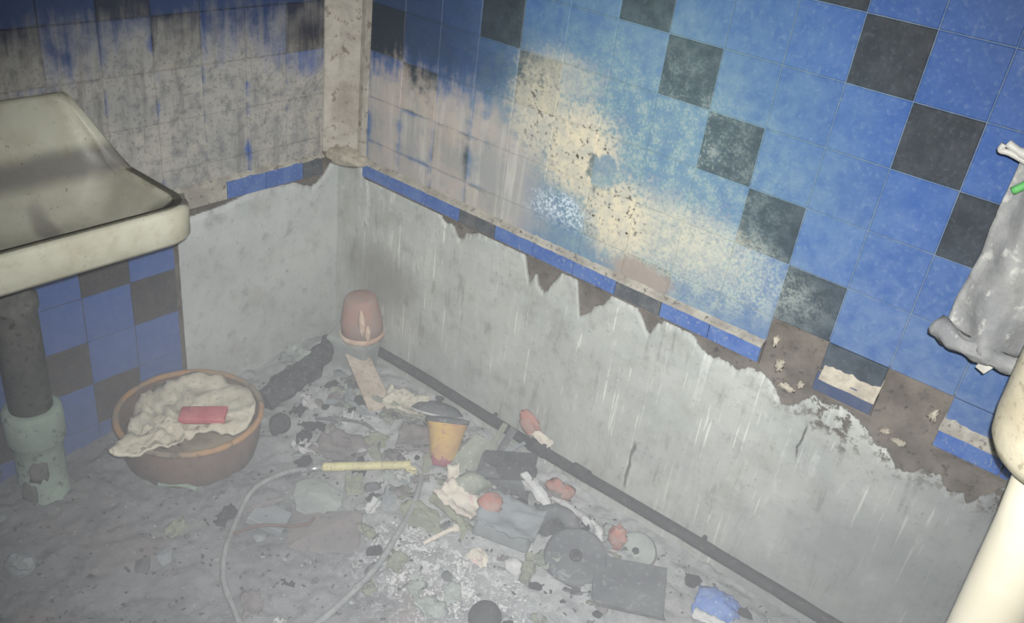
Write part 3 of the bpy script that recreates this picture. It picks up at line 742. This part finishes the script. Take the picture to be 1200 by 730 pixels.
# ------------------------------------------------------------------ shower hose with its pale handle
hz = lambda x_, y_, d=0.011: H(x_, y_) + d
hs = empty('shower_hose', (0.58, -0.60, 0), 'thin grey shower hose looping over the ash with a pale yellow handle', 'hose')
def loc(pts): return [(a - 0.555, b + 0.62, c) for a, b, c in pts]
seg1 = [(0.98, -1.16), (0.875, -1.115), (0.755, -1.07), (0.670, -1.005), (0.595, -0.920), (0.535, -0.825), (0.520, -0.745), (0.530, -0.670), (0.556, -0.612)]
tube('hose_coil', loc(catmull([(a, b, hz(a, b) + 0.012) for a, b in seg1], 8)), 0.0085, 'hose_metal', hs, 10)
tube('ferrule', loc([(0.548, -0.625, hz(.55, -.62) + 0.012), (0.560, -0.607, hz(.56, -.607) + 0.015), (0.578, -0.588, hz(.578, -.588) + 0.016)]), 0.0115, 'ferrule', hs, 12)
zA, zB = hz(.58, -.585) + 0.017, hz(.765, -.405) + 0.014
tube('handle', loc([(0.578, -0.588, zA), (0.584, -0.582, zA), (0.76, -0.408, zB), (0.772, -0.396, zB)]), [0.012, 0.0145, 0.0135, 0.016], 'pale_yellow', hs, 14)
seg2 = [(0.770, -0.398), (0.800, -0.386), (0.830, -0.405), (0.868, -0.455), (0.915, -0.535), (0.955, -0.63), (0.995, -0.735), (1.015, -0.84), (1.030, -0.945), (1.03, -1.05), (1.01, -1.12)]
tube('hose_tail', loc(catmull([(a, b, hz(a, b) + 0.010) for a, b in seg2], 8)), 0.0095, 'hose_metal', hs, 10)
bm = blob_data(0.026, 0.016, 0.014, 0.25, 2, 3, 2)
q = bm_obj('melted_end', bm, 'pale_yellow', hs, True); q.location = loc([(0.782, -0.405, hz(.78, -.4) + 0.006)])[0]

# ------------------------------------------------------------------ heap of burnt things along the wall
def lump(name, x_, y_, r3, mat, label, cat, seed, amp=0.3, dz=None, rot=(0, 0, 0), smooth=False, group=None, sub=3):
    o = bm_obj(name, blob_data(r3[0], r3[1], r3[2], amp, 1.6, seed, sub, 0.75), mat, None, smooth)
    o.location = (x_, y_, H(x_, y_) + (r3[2] * 0.5 if dz is None else dz)); o.rotation_euler = rot
    tag(o, label, cat, group); return o
# dark domed lid under the pipe
ld = empty('pot_lid', (0.665, -0.115, 0.060), 'dark domed pot lid leaning under the black pipe behind the amber cup', 'lid', rot=(-0.45, -0.25, 0))
lathe('dome', [(0.088, 0.0), (0.090, 0.006), (0.070, 0.024), (0.035, 0.034), (0.006, 0.036)], 'char_grey', ld, 32)
lathe('knob', [(0.008, 0.034), (0.008, 0.044), (0.015, 0.048), (0.014, 0.056), (0.004, 0.058)], 'black_rubber', ld, 16)
tr = [(0.089 * math.cos(a), 0.089 * math.sin(a), 0.002) for a in [2 * math.pi * i / 40 for i in range(41)]]
tube('lid_rim', tr, 0.004, 'ash_white', ld, 6)
# amber cup
cu = empty('amber_cup', (0.858, -0.292, 0.058), 'scorched amber yellow plastic cup with a dark melted lid', 'cup', rot=(-0.55, -0.30, 0.2))
lathe('cup_body', [(0.032, 0.0), (0.039, 0.01), (0.063, 0.122), (0.067, 0.134), (0.055, 0.132)], 'amber', cu, 28, 0.06)
lathe('cup_lid', [(0.068, 0.128), (0.071, 0.134), (0.070, 0.141), (0.035, 0.146), (0.006, 0.146)], 'char_grey', cu, 28, 0.04)
lathe('scorched_foot', [(0.034, -0.010), (0.038, 0.0), (0.041, 0.022), (0.039, 0.024)], 'magenta', cu, 24, 0.1)
plank('glass_shard', (0.925, -0.300, 0.055), (0.930, -0.165, 0.125), 0.085, 0.006, 'green_grey', 'speckled grey-green shard leaning beside the amber cup', 'shard', seed=2, jit=0.008, roll=0.45)
plank('burnt_lath', (0.968, -0.265, 0.062), (0.925, -0.070, 0.140), 0.016, 0.007, 'olive', 'olive lath propped against the black pipe beside the green shard', 'lath', seed=8)
plank('burnt_lath', (0.995, -0.255, 0.062), (0.962, -0.070, 0.140), 0.024, 0.008, 'char_grey', 'burnt grey lath propped against the black pipe above the charred box', 'lath', seed=9)
plank('burnt_lath', (0.960, -0.300, 0.075), (1.020, -0.085, 0.125), 0.010, 0.007, 'grey_card', 'narrow light grey lath touching the top of the charred box', 'lath', seed=10)
# charred box
bx = empty('charred_box', (1.055, -0.205, 0.050), 'charred dark grey box slumped under the black pipe', 'box', rot=(0.15, -0.1, 0.45))
bm = box_data(0.16, 0.11, 0.085, 0.008, 0.012, 21, 2); q = bm_obj('box_body', bm, 'char_grey', bx); q.location = (0, 0, 0.042)
bm = box_data(0.165, 0.10, 0.008, 0.002, 0.006, 22); q = bm_obj('box_flap', bm, 'charred', bx); q.location = (0.01, -0.01, 0.090); q.rotation_euler = (0.12, -0.08, 0.05)
lump('melted_bottle', 1.010, -0.315, (0.062, 0.042, 0.038), 'green_grey', 'melted grey-green plastic bottle lying before the charred box', 'bottle', 31, 0.22, rot=(0.2, 0.1, 0.9), smooth=True)
# pale carton
V, F = sheet_data(0.145, 0.085, 16, 10, rag_fn(11, 0.014, 0.02), 0.012)
o = mesh_obj('paper_scrap', V, F, 'paper', None, True); o.location = (1.030, -0.400, H(1.03, -.40) + 0.024); o.rotation_euler = (0.05, 0.10, 0.05)
tag(o, 'cream paper scrap with a pinkish end below the melted bottle', 'paper')
V, F = sheet_data(0.075, 0.035, 8, 5, rag_fn(21, 0.010, 0.02), 0.006)
o = mesh_obj('paper_scrap', V, F, 'paper', None, True); o.location = (0.955, -0.345, H(.955, -.345) + 0.030); o.rotation_euler = (0.3, 0.3, -0.9)
tag(o, 'small torn strip of cream paper beside the melted bottle', 'paper')
# grey carton with pink corner, ring behind it
ct = empty('crushed_carton', (1.185, -0.365, H(1.185, -.365) + 0.000), 'crushed blue-grey carton with a pink scorched corner', 'carton', rot=(0.1, 0.06, 0.35))
bm = box_data(0.17, 0.125, 0.05, 0.014, 0.012, 41, 3); q = bm_obj('carton_body', bm, 'grey_card', ct, True); q.location = (0, 0, 0.03)
V, F = sheet_data(0.185, 0.13, 14, 10, rag_fn(31, 0.018, 0.01), 0.004); q = mesh_obj('carton_flap', V, F, 'grey_card', ct, True); q.location = (0.008, -0.01, 0.064)
bm = blob_data(0.035, 0.045, 0.012, 0.4, 2, 9, 2); q = bm_obj('pink_corner', bm, 'red_lump', ct, True); q.location = (-0.060, 0.010, 0.072)
rg = empty('rubber_hoop', (1.300, -0.290, 0.050), 'dark burnt rubber ring standing behind the crushed carton', 'ring', rot=(0.75, 0.30, 0.4))
tr = [(0.062 * math.cos(a), 0.075 * math.sin(a), 0.006 * math.sin(a * 3)) for a in [2 * math.pi * i / 40 for i in range(41)]]
tube('outer_ring', tr, 0.024, 'char_grey', rg, 12, True, 0.2)
lathe('inner_plate', [(0.048, -0.012), (0.050, -0.006), (0.046, 0.002), (0.008, 0.004)], 'charred', rg, 24, 0.06)
# white burnt plastic streaks
def strip(name, pts, r_, mat, label, cat, wob=0.6, seg=8):
    o = tube(name, catmull(pts, 6), r_, mat, None, seg, False, wob); tag(o, label, cat); return o
strip('burnt_rag', [(1.100, -0.200, 0.118), (1.135, -0.215, 0.122), (1.190, -0.225, 0.108), (1.245, -0.235, 0.092), (1.30, -0.240, 0.075)], [0.018, 0.024, 0.018, 0.013, 0.008], 'ash_white', 'whitish twisted burnt rag draped over the charred box', 'rag')
strip('plastic_strip', [(1.205, -0.165, 0.062), (1.25, -0.160, 0.062), (1.30, -0.160, 0.060), (1.350, -0.165, 0.055)], [0.006, 0.009, 0.008, 0.012], 'ash_white', 'thin white plastic strip lying below the red lump at the wall foot', 'strip', 0.5)
strip('ash_strip', [(1.355, -0.165, 0.068), (1.39, -0.18, 0.066), (1.42, -0.205, 0.060)], [0.010, 0.013, 0.007], 'ash_white', 'short white ashen strip beside the orange lump near the round disc', 'strip', 0.7)
lump('red_lump', 0.995, -0.034, (0.046, 0.020, 0.030), 'red_lump', 'orange-red melted lump stuck behind the black pipe', 'lump', 51, 0.5, dz=0.150, rot=(0, 0.45, 0), smooth=True)
V, F = sheet_data(0.11, 0.030, 14, 5, rag_fn(51, 0.010, 0.01), 0.006)
o = mesh_obj('plaster_flake', V, F, 'paper', None, True); o.location = (1.035, -0.034, 0.136); o.rotation_euler = (0.6, 0.30, 0.05)
tag(o, 'pale plaster flake lying on the black pipe before the orange-red lump', 'flake')
lump('red_lump', 1.185, -0.095, (0.046, 0.030, 0.028), 'red_lump', 'pinkish-red rounded lump at the wall foot above the white strip', 'lump', 52, 0.45, dz=0.03, smooth=True)
lump('red_lump', 1.445, -0.155, (0.028, 0.026, 0.040), 'red_lump', 'upright orange-red lump between the ashen strip and the pale dial', 'lump', 53, 0.5, dz=0.03, smooth=True)
# round disc, slab and dial near the frame's lower edge
dk = empty('round_disc', (1.405, -0.315, H(1.405, -.315) + 0.006), 'dark grey round disc with a small hub lying beside the square slab', 'disc', rot=(0.25, 0.12, 0))
lathe('disc_body', [(0.088, 0.0), (0.092, 0.008), (0.090, 0.022), (0.078, 0.026), (0.070, 0.020), (0.020, 0.018)], 'char_grey', dk, 36, 0.03)
lathe('hub', [(0.018, 0.017), (0.018, 0.026), (0.010, 0.029), (0.008, 0.020), (0.003, 0.020)], 'black_rubber', dk, 18)
bm = box_data(0.20, 0.17, 0.028, 0.006, 0.008, 61, 2)
sl = bm_obj('square_slab', bm, 'char_grey'); sl.location = (1.570, -0.285, H(1.57, -.285) + 0.020); sl.rotation_euler = (0.06, 0.04, 0.55)
tag(sl, 'flat dark grey square slab lying beside the round disc', 'slab')
dl = empty('pale_dial', (1.500, -0.125, H(1.5, -.125) + 0.006), 'pale dusty round dial with a dark centre at the wall foot', 'dial', rot=(0.45, 0.1, 0))
lathe('dial_plate', [(0.062, 0.0), (0.064, 0.010), (0.056, 0.016), (0.040, 0.012), (0.012, 0.014)], 'pink_ash', dl, 30, 0.04)
lathe('dial_rim', [(0.050, 0.012), (0.060, 0.016), (0.058, 0.022), (0.048, 0.018)], 'mint_grey', dl, 30, 0.05)
lathe('dial_centre', [(0.011, 0.013), (0.011, 0.018), (0.004, 0.019)], 'black_rubber', dl, 14)
V, F = sheet_data(0.13, 0.10, 20, 14, rag_fn(61, 0.009, -0.05), 0.006)
br = empty('blue_cloth', (1.790, -0.150, H(1.79, -.15) + 0.030), 'crumpled blue cloth with a white edge on the floor by the wall', 'cloth', rot=(0.25, 0.15, 0.3))
mesh_obj('cloth_sheet', V, F, 'blue_rag', br, True)
V, F = sheet_data(0.13, 0.03, 18, 5, rag_fn(66, 0.007, 0.0), 0.006); q = mesh_obj('white_edge', V, F, 'ash_white', br, True); q.location = (0.005, -0.062, -0.008)
lump('white_lump', 1.290, -0.450, (0.030, 0.026, 0.020), 'ash_white', 'small rounded white lump below the crushed carton', 'lump', 71, 0.2, smooth=True)
lump('pink_lump', 1.200, -0.505, (0.032, 0.024, 0.016), 'paper', 'small pinkish-cream lump amid the white ash flakes', 'lump', 72, 0.4)
lump('black_ball', 1.350, -0.645, (0.045, 0.045, 0.042), 'black_rubber', 'black round ball among white ash at the frame bottom', 'ball', 73, 0.05, smooth=True)
strip('olive_strap', [(0.945, -0.425, 0.05), (1.0, -0.43, 0.058), (1.055, -0.435, 0.056), (1.10, -0.455, 0.048), (1.12, -0.49, 0.042)], [0.016, 0.018, 0.014, 0.010], 'olive', 'olive melted strap curving below the cream paper scrap', 'strap', 0.4)
strip('olive_strap', [(1.300, -0.395, 0.05), (1.325, -0.430, 0.048), (1.345, -0.475, 0.04)], [0.014, 0.020, 0.014], 'olive', 'short olive melted strap beside the round disc', 'strap', 0.4)
lump('tan_lump', 0.965, -0.500, (0.075, 0.045, 0.020), 'olive', 'flat tan-olive crust above the pile of white flakes', 'crust', 75, 0.4)
strip('bone_stick', [(1.065, -0.590, 0.06), (1.075, -0.545, 0.064), (1.085, -0.500, 0.066), (1.095, -0.478, 0.064)], [0.006, 0.007, 0.007, 0.011], 'paper', 'thin pinkish-white stick lying across the ash flakes', 'stick', 0.3)
# inside the hose loop
lump('ash_cake', 0.690, -0.660, (0.085, 0.070, 0.016), 'mint_grey', 'pale round cake of ash under the yellow hose handle', 'ash cake', 81, 0.25)
bm = box_data(0.20, 0.16, 0.014, 0.004, 0.010, 91); o = bm_obj('flat_board', bm, 'pink_ash'); o.location = (0.815, -0.735, H(.815, -.735) + 0.010); o.rotation_euler = (0.03, -0.05, 0.75)
tag(o, 'flat pinkish-grey board lying inside the hose loop', 'board')
bm = box_data(0.11, 0.09, 0.014, 0.004, 0.010, 92); o = bm_obj('flat_board', bm, 'grey_card'); o.location = (0.665, -0.815, H(.665, -.815) + 0.012); o.rotation_euler = (-0.06, 0.05, 0.4)
tag(o, 'small bluish-grey board piece inside the hose loop near its bend', 'board')
strip('rusty_wire', [(0.655, -0.930, 0.035), (0.675, -0.875, 0.04), (0.705, -0.84, 0.043), (0.745, -0.805, 0.045), (0.775, -0.765, 0.048), (0.765, -0.735, 0.045)], 0.005, 'rust', 'bent rusty wire lying over the boards inside the hose loop', 'wire', 0.2)
strip('grey_stick', [(0.600, -0.850, 0.035), (0.625, -0.795, 0.04), (0.640, -0.745, 0.042)], [0.009, 0.012, 0.008], 'pink_ash', 'short greyish stick inside the hose loop beside the ash cake', 'stick', 0.4)
strip('thin_wire', [(0.405, -0.43, 0.045), (0.46, -0.385, 0.05), (0.54, -0.335, 0.052), (0.62, -0.345, 0.045), (0.665, -0.39, 0.035)], 0.0055, 'char_grey', 'thin grey wire curving over the ash above the hose handle', 'wire', 0.2)
strip('melted_tubing', [(0.33, -0.30, 0.06), (0.42, -0.245, 0.065), (0.51, -0.225, 0.066), (0.60, -0.20, 0.066), (0.675, -0.178, 0.07)], [0.012, 0.016, 0.020, 0.016, 0.010], 'green_grey', 'melted pale tubing lying between the wooden board and the amber cup', 'tubing', 0.5)
strip('melted_tubing', [(0.36, -0.345, 0.05), (0.43, -0.30, 0.055), (0.50, -0.30, 0.055), (0.56, -0.275, 0.055)], [0.010, 0.013, 0.012, 0.008], 'grey_card', 'thinner light grey melted tubing before the pale tubing', 'tubing', 0.5)
V, F = sheet_data(0.12, 0.12, 14, 14, rag_fn(71, 0.018, 0.01), 0.005)
o = mesh_obj('purple_rag', V, F, 'pink_ash', None, True); o.location = (0.735, -0.285, H(.735, -.285) + 0.020); o.rotation_euler = (0.1, 0.05, 0.6)
tag(o, 'wrinkled mauve-grey rag lying just before the amber cup', 'rag')
V, F = sheet_data(0.17, 0.13, 16, 14, rag_fn(75, 0.018, 0.01), 0.005)
o = mesh_obj('purple_rag', V, F, 'pink_ash', None, True); o.location = (0.565, -0.455, H(.565, -.455) + 0.012); o.rotation_euler = (0.05, 0.05, 0.3)
tag(o, 'wrinkled mauve-grey rag behind the yellow hose handle', 'rag')
lump('white_lump', 0.370, -1.385, (0.042, 0.032, 0.026), 'grey_card', 'light grey lump alone on the floor below the drain pipe', 'lump', 95, 0.4)
strip('green_thread', [(0.335, -0.965, 0.03), (0.385, -0.92, 0.034), (0.43, -0.90, 0.034)], 0.006, 'green_paint', 'pale green melted thread at the front foot of the rusty basin', 'thread', 0.4)

# ------------------------------------------------------------------ right side: hanging towel, hook, riser
tw = empty('hanging_towel', (2.20, -0.07, 1.62), 'sooty grey towel hanging from a rail over the blue tiles', 'towel')
V, F = [], []
NU, NVV = 60, 40
for s in (0, 1):
    for i in range(NU + 1):
        for j in range(NVV + 1):
            u, v = i / NU, j / NVV                      # v: 0 top .. 1 hem
            x_ = -0.150 + 0.42 * u - 0.012 * v + 0.008 * noise.noise(Vector((v * 5, 0, 3)))
            fold = 0.022 * math.sin(u * 22 + 1.5 * noise.noise(Vector((u * 3, v * 2, 0)))) * (0.4 + 0.6 * v)
            y_ = -0.035 + fold + 0.012 * noise.fractal(Vector((u * 7, v * 7, 1)), 0.7, 2, 3) - 0.02 * v - 0.025 * math.sin(math.pi * min(1, u * 4)) * v
            z_ = 0.0 - v * (0.545 + 0.02 * math.sin(u * 6) + 0.015 * noise.noise(Vector((u * 9, 4, 0))))
            V.append(Vector((x_, y_ + (0.006 if s else -0.006), z_)))
W = NVV + 1; N_ = (NU + 1) * W
for i in range(NU):
    for j in range(NVV):
        a, b, c, d = i * W + j, (i + 1) * W + j, (i + 1) * W + j + 1, i * W + j + 1
        F.append((a, d, c, b)); F.append((N_ + a, N_ + b, N_ + c, N_ + d))
ids = [i * W for i in range(NU)] + [NU * W + j for j in range(NVV)] + [i * W + NVV for i in range(NU, 0, -1)] + [j for j in range(NVV, 0, -1)]
for q_ in range(len(ids)):
    a, b = ids[q_], ids[(q_ + 1) % len(ids)]; F.append((a, b, N_ + b, N_ + a))
mesh_obj('towel_sheet', V, F, 'towel', tw, True)
hem = [(-0.178, -0.065, -0.552), (-0.12, -0.085, -0.560), (-0.06, -0.075, -0.566), (0.0, -0.065, -0.572), (0.07, -0.06, -0.57), (0.15, -0.06, -0.575), (0.24, -0.05, -0.565)]
tube('rolled_hem', catmull(hem, 8), [0.020, 0.017, 0.016], 'towel', tw, 14, True, 0.55)
bm = box_data(0.022, 0.003, 0.026, 0.0, 0.002, 2); q = bm_obj('care_tag', bm, 'white_plastic', tw); q.location = (-0.062, -0.080, -0.590); q.rotation_euler = (0.1, 0.4, 0)
rl = empty('towel_rail', (2.0, -0.075, 1.635), 'metal towel rail on the tiled wall carrying the grey towel', 'rail')
tube('rail_bar', [(-0.02, 0, 0), (0.30, 0, 0), (0.62, 0, 0)], 0.010, 'ferrule', rl, 12)
for xx in (0.0, 0.60): tube('bracket', [(xx, 0, 0), (xx, 0.04, 0), (xx, 0.066, 0)], 0.012, 'ferrule', rl, 10)
hk = empty('peg', (2.035, -0.135, 1.44), 'white and green plastic clothes peg clipped to the grey towel', 'peg', rot=(0, 0.5, 0.1))
tube('white_jaw', catmull([(-0.030, 0, 0.014), (0.0, 0, 0.018), (0.03, 0, 0.03), (0.06, 0.0, 0.055)], 4), [0.007, 0.010, 0.013, 0.014], 'white_plastic', hk, 8, True, 0.3)
tube('lower_jaw', catmull([(-0.032, 0, 0.008), (-0.028, 0, -0.004), (-0.012, 0, 0.004), (0.03, 0, 0.014)], 4), 0.006, 'white_plastic', hk, 8)
tube('green_clip', catmull([(0.03, -0.005, 0.012), (0.05, -0.005, -0.01), (0.045, -0.005, -0.04)], 4), 0.008, 'green_plastic', hk, 8)

wt = empty('waste_riser', (2.346, -0.35, 0.0), 'glossy cream-white riser pipe with a wide rounded head beside the towel', 'riser pipe')
lathe('riser_pipe', [(0.064, 0.0), (0.064, 0.02), (0.0585, 0.03), (0.0590, 0.55), (0.0700, 0.85), (0.078, 0.96), (0.06, 0.99)], 'cream_enamel', wt, 48)
lathe('rounded_head', [(0.060, 0.985), (0.100, 0.990), (0.128, 1.005), (0.142, 1.03), (0.147, 1.07), (0.150, 1.18), (0.150, 1.42), (0.142, 1.45), (0.09, 1.465), (0.02, 1.468)], 'cream_dull', wt, 48, 0.01)

# ------------------------------------------------------------------ strewn fragments
CH = []
for i, (mt) in enumerate(('charred', 'char_grey', 'pink_ash', 'mint_grey', 'charred', 'grey_card')):
    bm = bmesh.new(); bmesh.ops.create_icosphere(bm, subdivisions=1, radius=1.0)
    r_ = random.Random(100 + i)
    for v in bm.verts: v.co = Vector((v.co.x * 1.2, v.co.y * 0.85, v.co.z * 0.45)) * r_.uniform(0.6, 1.25)
    me = bpy.data.meshes.new('fragment'); bm.to_mesh(me); bm.free(); me.materials.append(M[mt]); CH.append(me)
avoid = [(0.24, -0.787, 0.25), (0.125, -1.195, 0.10)]
FCOL = ('coal-black', 'dark grey', 'mauve-grey', 'pale grey', 'black pitted', 'bluish-grey')
LANDS = [('rusty basin', .30, -.78), ('drain pipe', .2, -1.2), ('amber cup', .85, -.28), ('charred box', 1.05, -.2), ('round disc', 1.4, -.31), ('yellow hose handle', .70, -.50), ('black ball', 1.35, -.65), ('blue cloth', 1.79, -.15),
         ('wooden board', .4, -.2), ('ash cake', .69, -.66), ('white ash flakes', 1.1, -.6), ('square slab', 1.57, -.29), ('lone grey lump', .37, -1.38), ('hose end', .9, -1.1), ('black pipe', 1.2, -.08), ('charred log', .2, -.35)]
cnt = 0
while cnt < 170:
    if rnd.random() < 0.7:
        t = rnd.random(); x_ = 0.15 + 1.6 * t + rnd.gauss(0, 0.08); y_ = -0.10 - abs(rnd.gauss(0, 0.26))
    else: x_, y_ = rnd.uniform(0.05, 1.9), rnd.uniform(-1.35, -0.06)
    if not (0.05 < x_ < 2.1 and -1.5 < y_ < -0.07) or any(math.hypot(x_ - a, y_ - b) < c for a, b, c in avoid): continue
    s_ = rnd.choice((0.012, 0.015, 0.018, 0.024, 0.030))
    o = bpy.data.objects.new('fragment', rnd.choice(CH)); COL.objects.link(o)
    o.location = (x_, y_, H(x_, y_) + s_ * 0.25); o.scale = (s_, s_, s_); o.rotation_euler = (rnd.uniform(-.5, .5), rnd.uniform(-.5, .5), rnd.uniform(0, 6.28))
    lm_ = min(LANDS, key=lambda q_: math.hypot(x_ - q_[1], y_ - q_[2]))[0]
    tag(o, 'small %s burnt fragment on the ash near the %s' % (FCOL[CH.index(o.data)], lm_), 'fragment', 'burnt fragments strewn over the floor'); cnt += 1
SM = [('sooty black', 'charred'), ('dark grey', 'char_grey'), ('ash grey', 'grey_card'), ('pale', 'mint_grey'), ('mauve-grey', 'pink_ash'), ('greenish', 'green_grey'), ('whitish', 'ash_white'), ('tan', 'olive')]
SH = []
for i in range(16):
    V, F = sheet_data(1.0, rnd.uniform(0.45, 0.9), 9, 7, (lambda sd, am: (lambda u, v: (0.22 * noise.noise(Vector((v * 3 + sd, 1, 0))), 0.22 * noise.noise(Vector((u * 3 + sd, 5, 0))), am * noise.fractal(Vector((u * 2.6 + sd, v * 2.6, 0)), 0.7, 2, 3))))(i * 7.7, rnd.uniform(0.14, 0.30)), 0.03)
    me = bpy.data.meshes.new('burnt_scrap'); me.from_pydata([tuple(v) for v in V], [], F); me.update(); me.materials.append(M[SM[i % 8][1]])
    me.polygons.foreach_set('use_smooth', [True] * len(me.polygons)); SH.append(me)
cnt = 0
while cnt < 130:
    if rnd.random() < 0.75: x_ = rnd.uniform(0.30, 1.65); y_ = -0.12 - abs(rnd.gauss(0.08, 0.22))
    else: x_, y_ = rnd.uniform(0.45, 1.6), rnd.uniform(-1.15, -0.12)
    if not (0.1 < x_ < 2.0 and -1.3 < y_ < -0.09) or any(math.hypot(x_ - a, y_ - b) < c for a, b, c in avoid): continue
    q_ = rnd.randrange(16); s_ = rnd.uniform(0.028, 0.085)
    o = bpy.data.objects.new('burnt_scrap', SH[q_]); COL.objects.link(o); o.scale = (s_, s_, s_ * 1.1)
    o.location = (x_, y_, H(x_, y_) + 0.008 + s_ * 0.08); o.rotation_euler = (rnd.uniform(-.45, .45), rnd.uniform(-.45, .45), rnd.uniform(0, 6.28))
    lm_ = min(LANDS, key=lambda a: math.hypot(x_ - a[1], y_ - a[2]))[0]
    tag(o, '%s %s crumpled burnt scrap lying near the %s' % ('large' if s_ > 0.06 else ('palm-sized' if s_ > 0.045 else 'little'), SM[q_ % 8][0], lm_), 'scrap', 'burnt scraps strewn over the floor'); cnt += 1
def chips(name, n, sampler, smin, smax, mat, label, cat, seed):
    r_ = random.Random(seed); V, F = [], []
    for _ in range(n):
        x_, y_ = sampler(r_)
        if not (0.02 < x_ < 2.4 and -1.9 < y_ < -0.03) or any(math.hypot(x_ - a, y_ - b) < c - 0.03 for a, b, c in avoid): continue
        s_ = r_.uniform(smin, smax); m = Euler((r_.uniform(-.6, .6), r_.uniform(-.6, .6), r_.uniform(0, 6.3))).to_matrix()
        b = len(V); base = Vector((x_, y_, H(x_, y_) + s_ * 0.35))
        for q_ in ((-1, -.6, 0), (1, -.5, .1), (.8, .7, 0), (-.7, .6, .1), (-.6, -.3, .5), (.6, .2, .6)):
            V.append(base + m @ (Vector(q_) * s_ * r_.uniform(0.7, 1.2)))
        F += [(b, b + 3, b + 2, b + 1), (b, b + 1, b + 4), (b + 1, b + 2, b + 5), (b + 1, b + 5, b + 4), (b + 2, b + 3, b + 5), (b + 3, b + 4, b + 5), (b + 3, b, b + 4)]
    o = mesh_obj(name, V, F, mat, None, False, kind='stuff', label=label, category=cat); return o
chips('ash_flakes', 1300, lambda r_: (lambda c: (c[0] + r_.gauss(0, 0.028), c[1] + r_.gauss(0, 0.022)))(r_.choice([(0.96, -0.62), (0.99, -0.55), (1.02, -0.66), (1.05, -0.59), (1.08, -0.70), (1.14, -0.62), (1.19, -0.56), (1.22, -0.64), (1.17, -0.69), (1.27, -0.60), (1.32, -0.53), (1.36, -0.58), (1.25, -0.70)])), 0.002, 0.0065, 'ash_white', 'drift of tiny white ash flakes on the floor', 'ash flakes', 1)
chips('pale_chips', 700, lambda r_: (r_.uniform(0.05, 2.0), -0.06 - abs(r_.gauss(0, 0.45))), 0.003, 0.008, 'mint_grey', 'scatter of tiny pale chips over the whole floor', 'chips', 2)
chips('soot_crumbs', 2200, lambda r_: (r_.uniform(0.03, 2.3), r_.uniform(-1.7, -0.03)), 0.002, 0.008, 'charred', 'black soot crumbs littering the floor', 'soot crumbs', 3)

# ------------------------------------------------------------------ low smoke haze over the floor
hm = bpy.data.materials.new('smoke_haze'); hm.use_nodes = True; nt = hm.node_tree
nt.nodes.remove(nt.nodes['Principled BSDF'])
vs_ = nt.nodes.new('ShaderNodeVolumeScatter'); vs_.inputs['Color'].default_value = (0.92, 0.96, 1.0, 1); vs_.inputs['Density'].default_value = 0.22; vs_.inputs['Anisotropy'].default_value = 0.0
nt.links.new(vs_.outputs[0], nt.nodes['Material Output'].inputs['Volume'])
M['haze'] = hm
hzo = sbox('smoke_haze', 0.02, LX - 0.02, LY + 0.02, -0.02, 0.002, 0.95, 'haze', kind='stuff', label='thin grey smoke haze hanging low over the floor', category='haze')
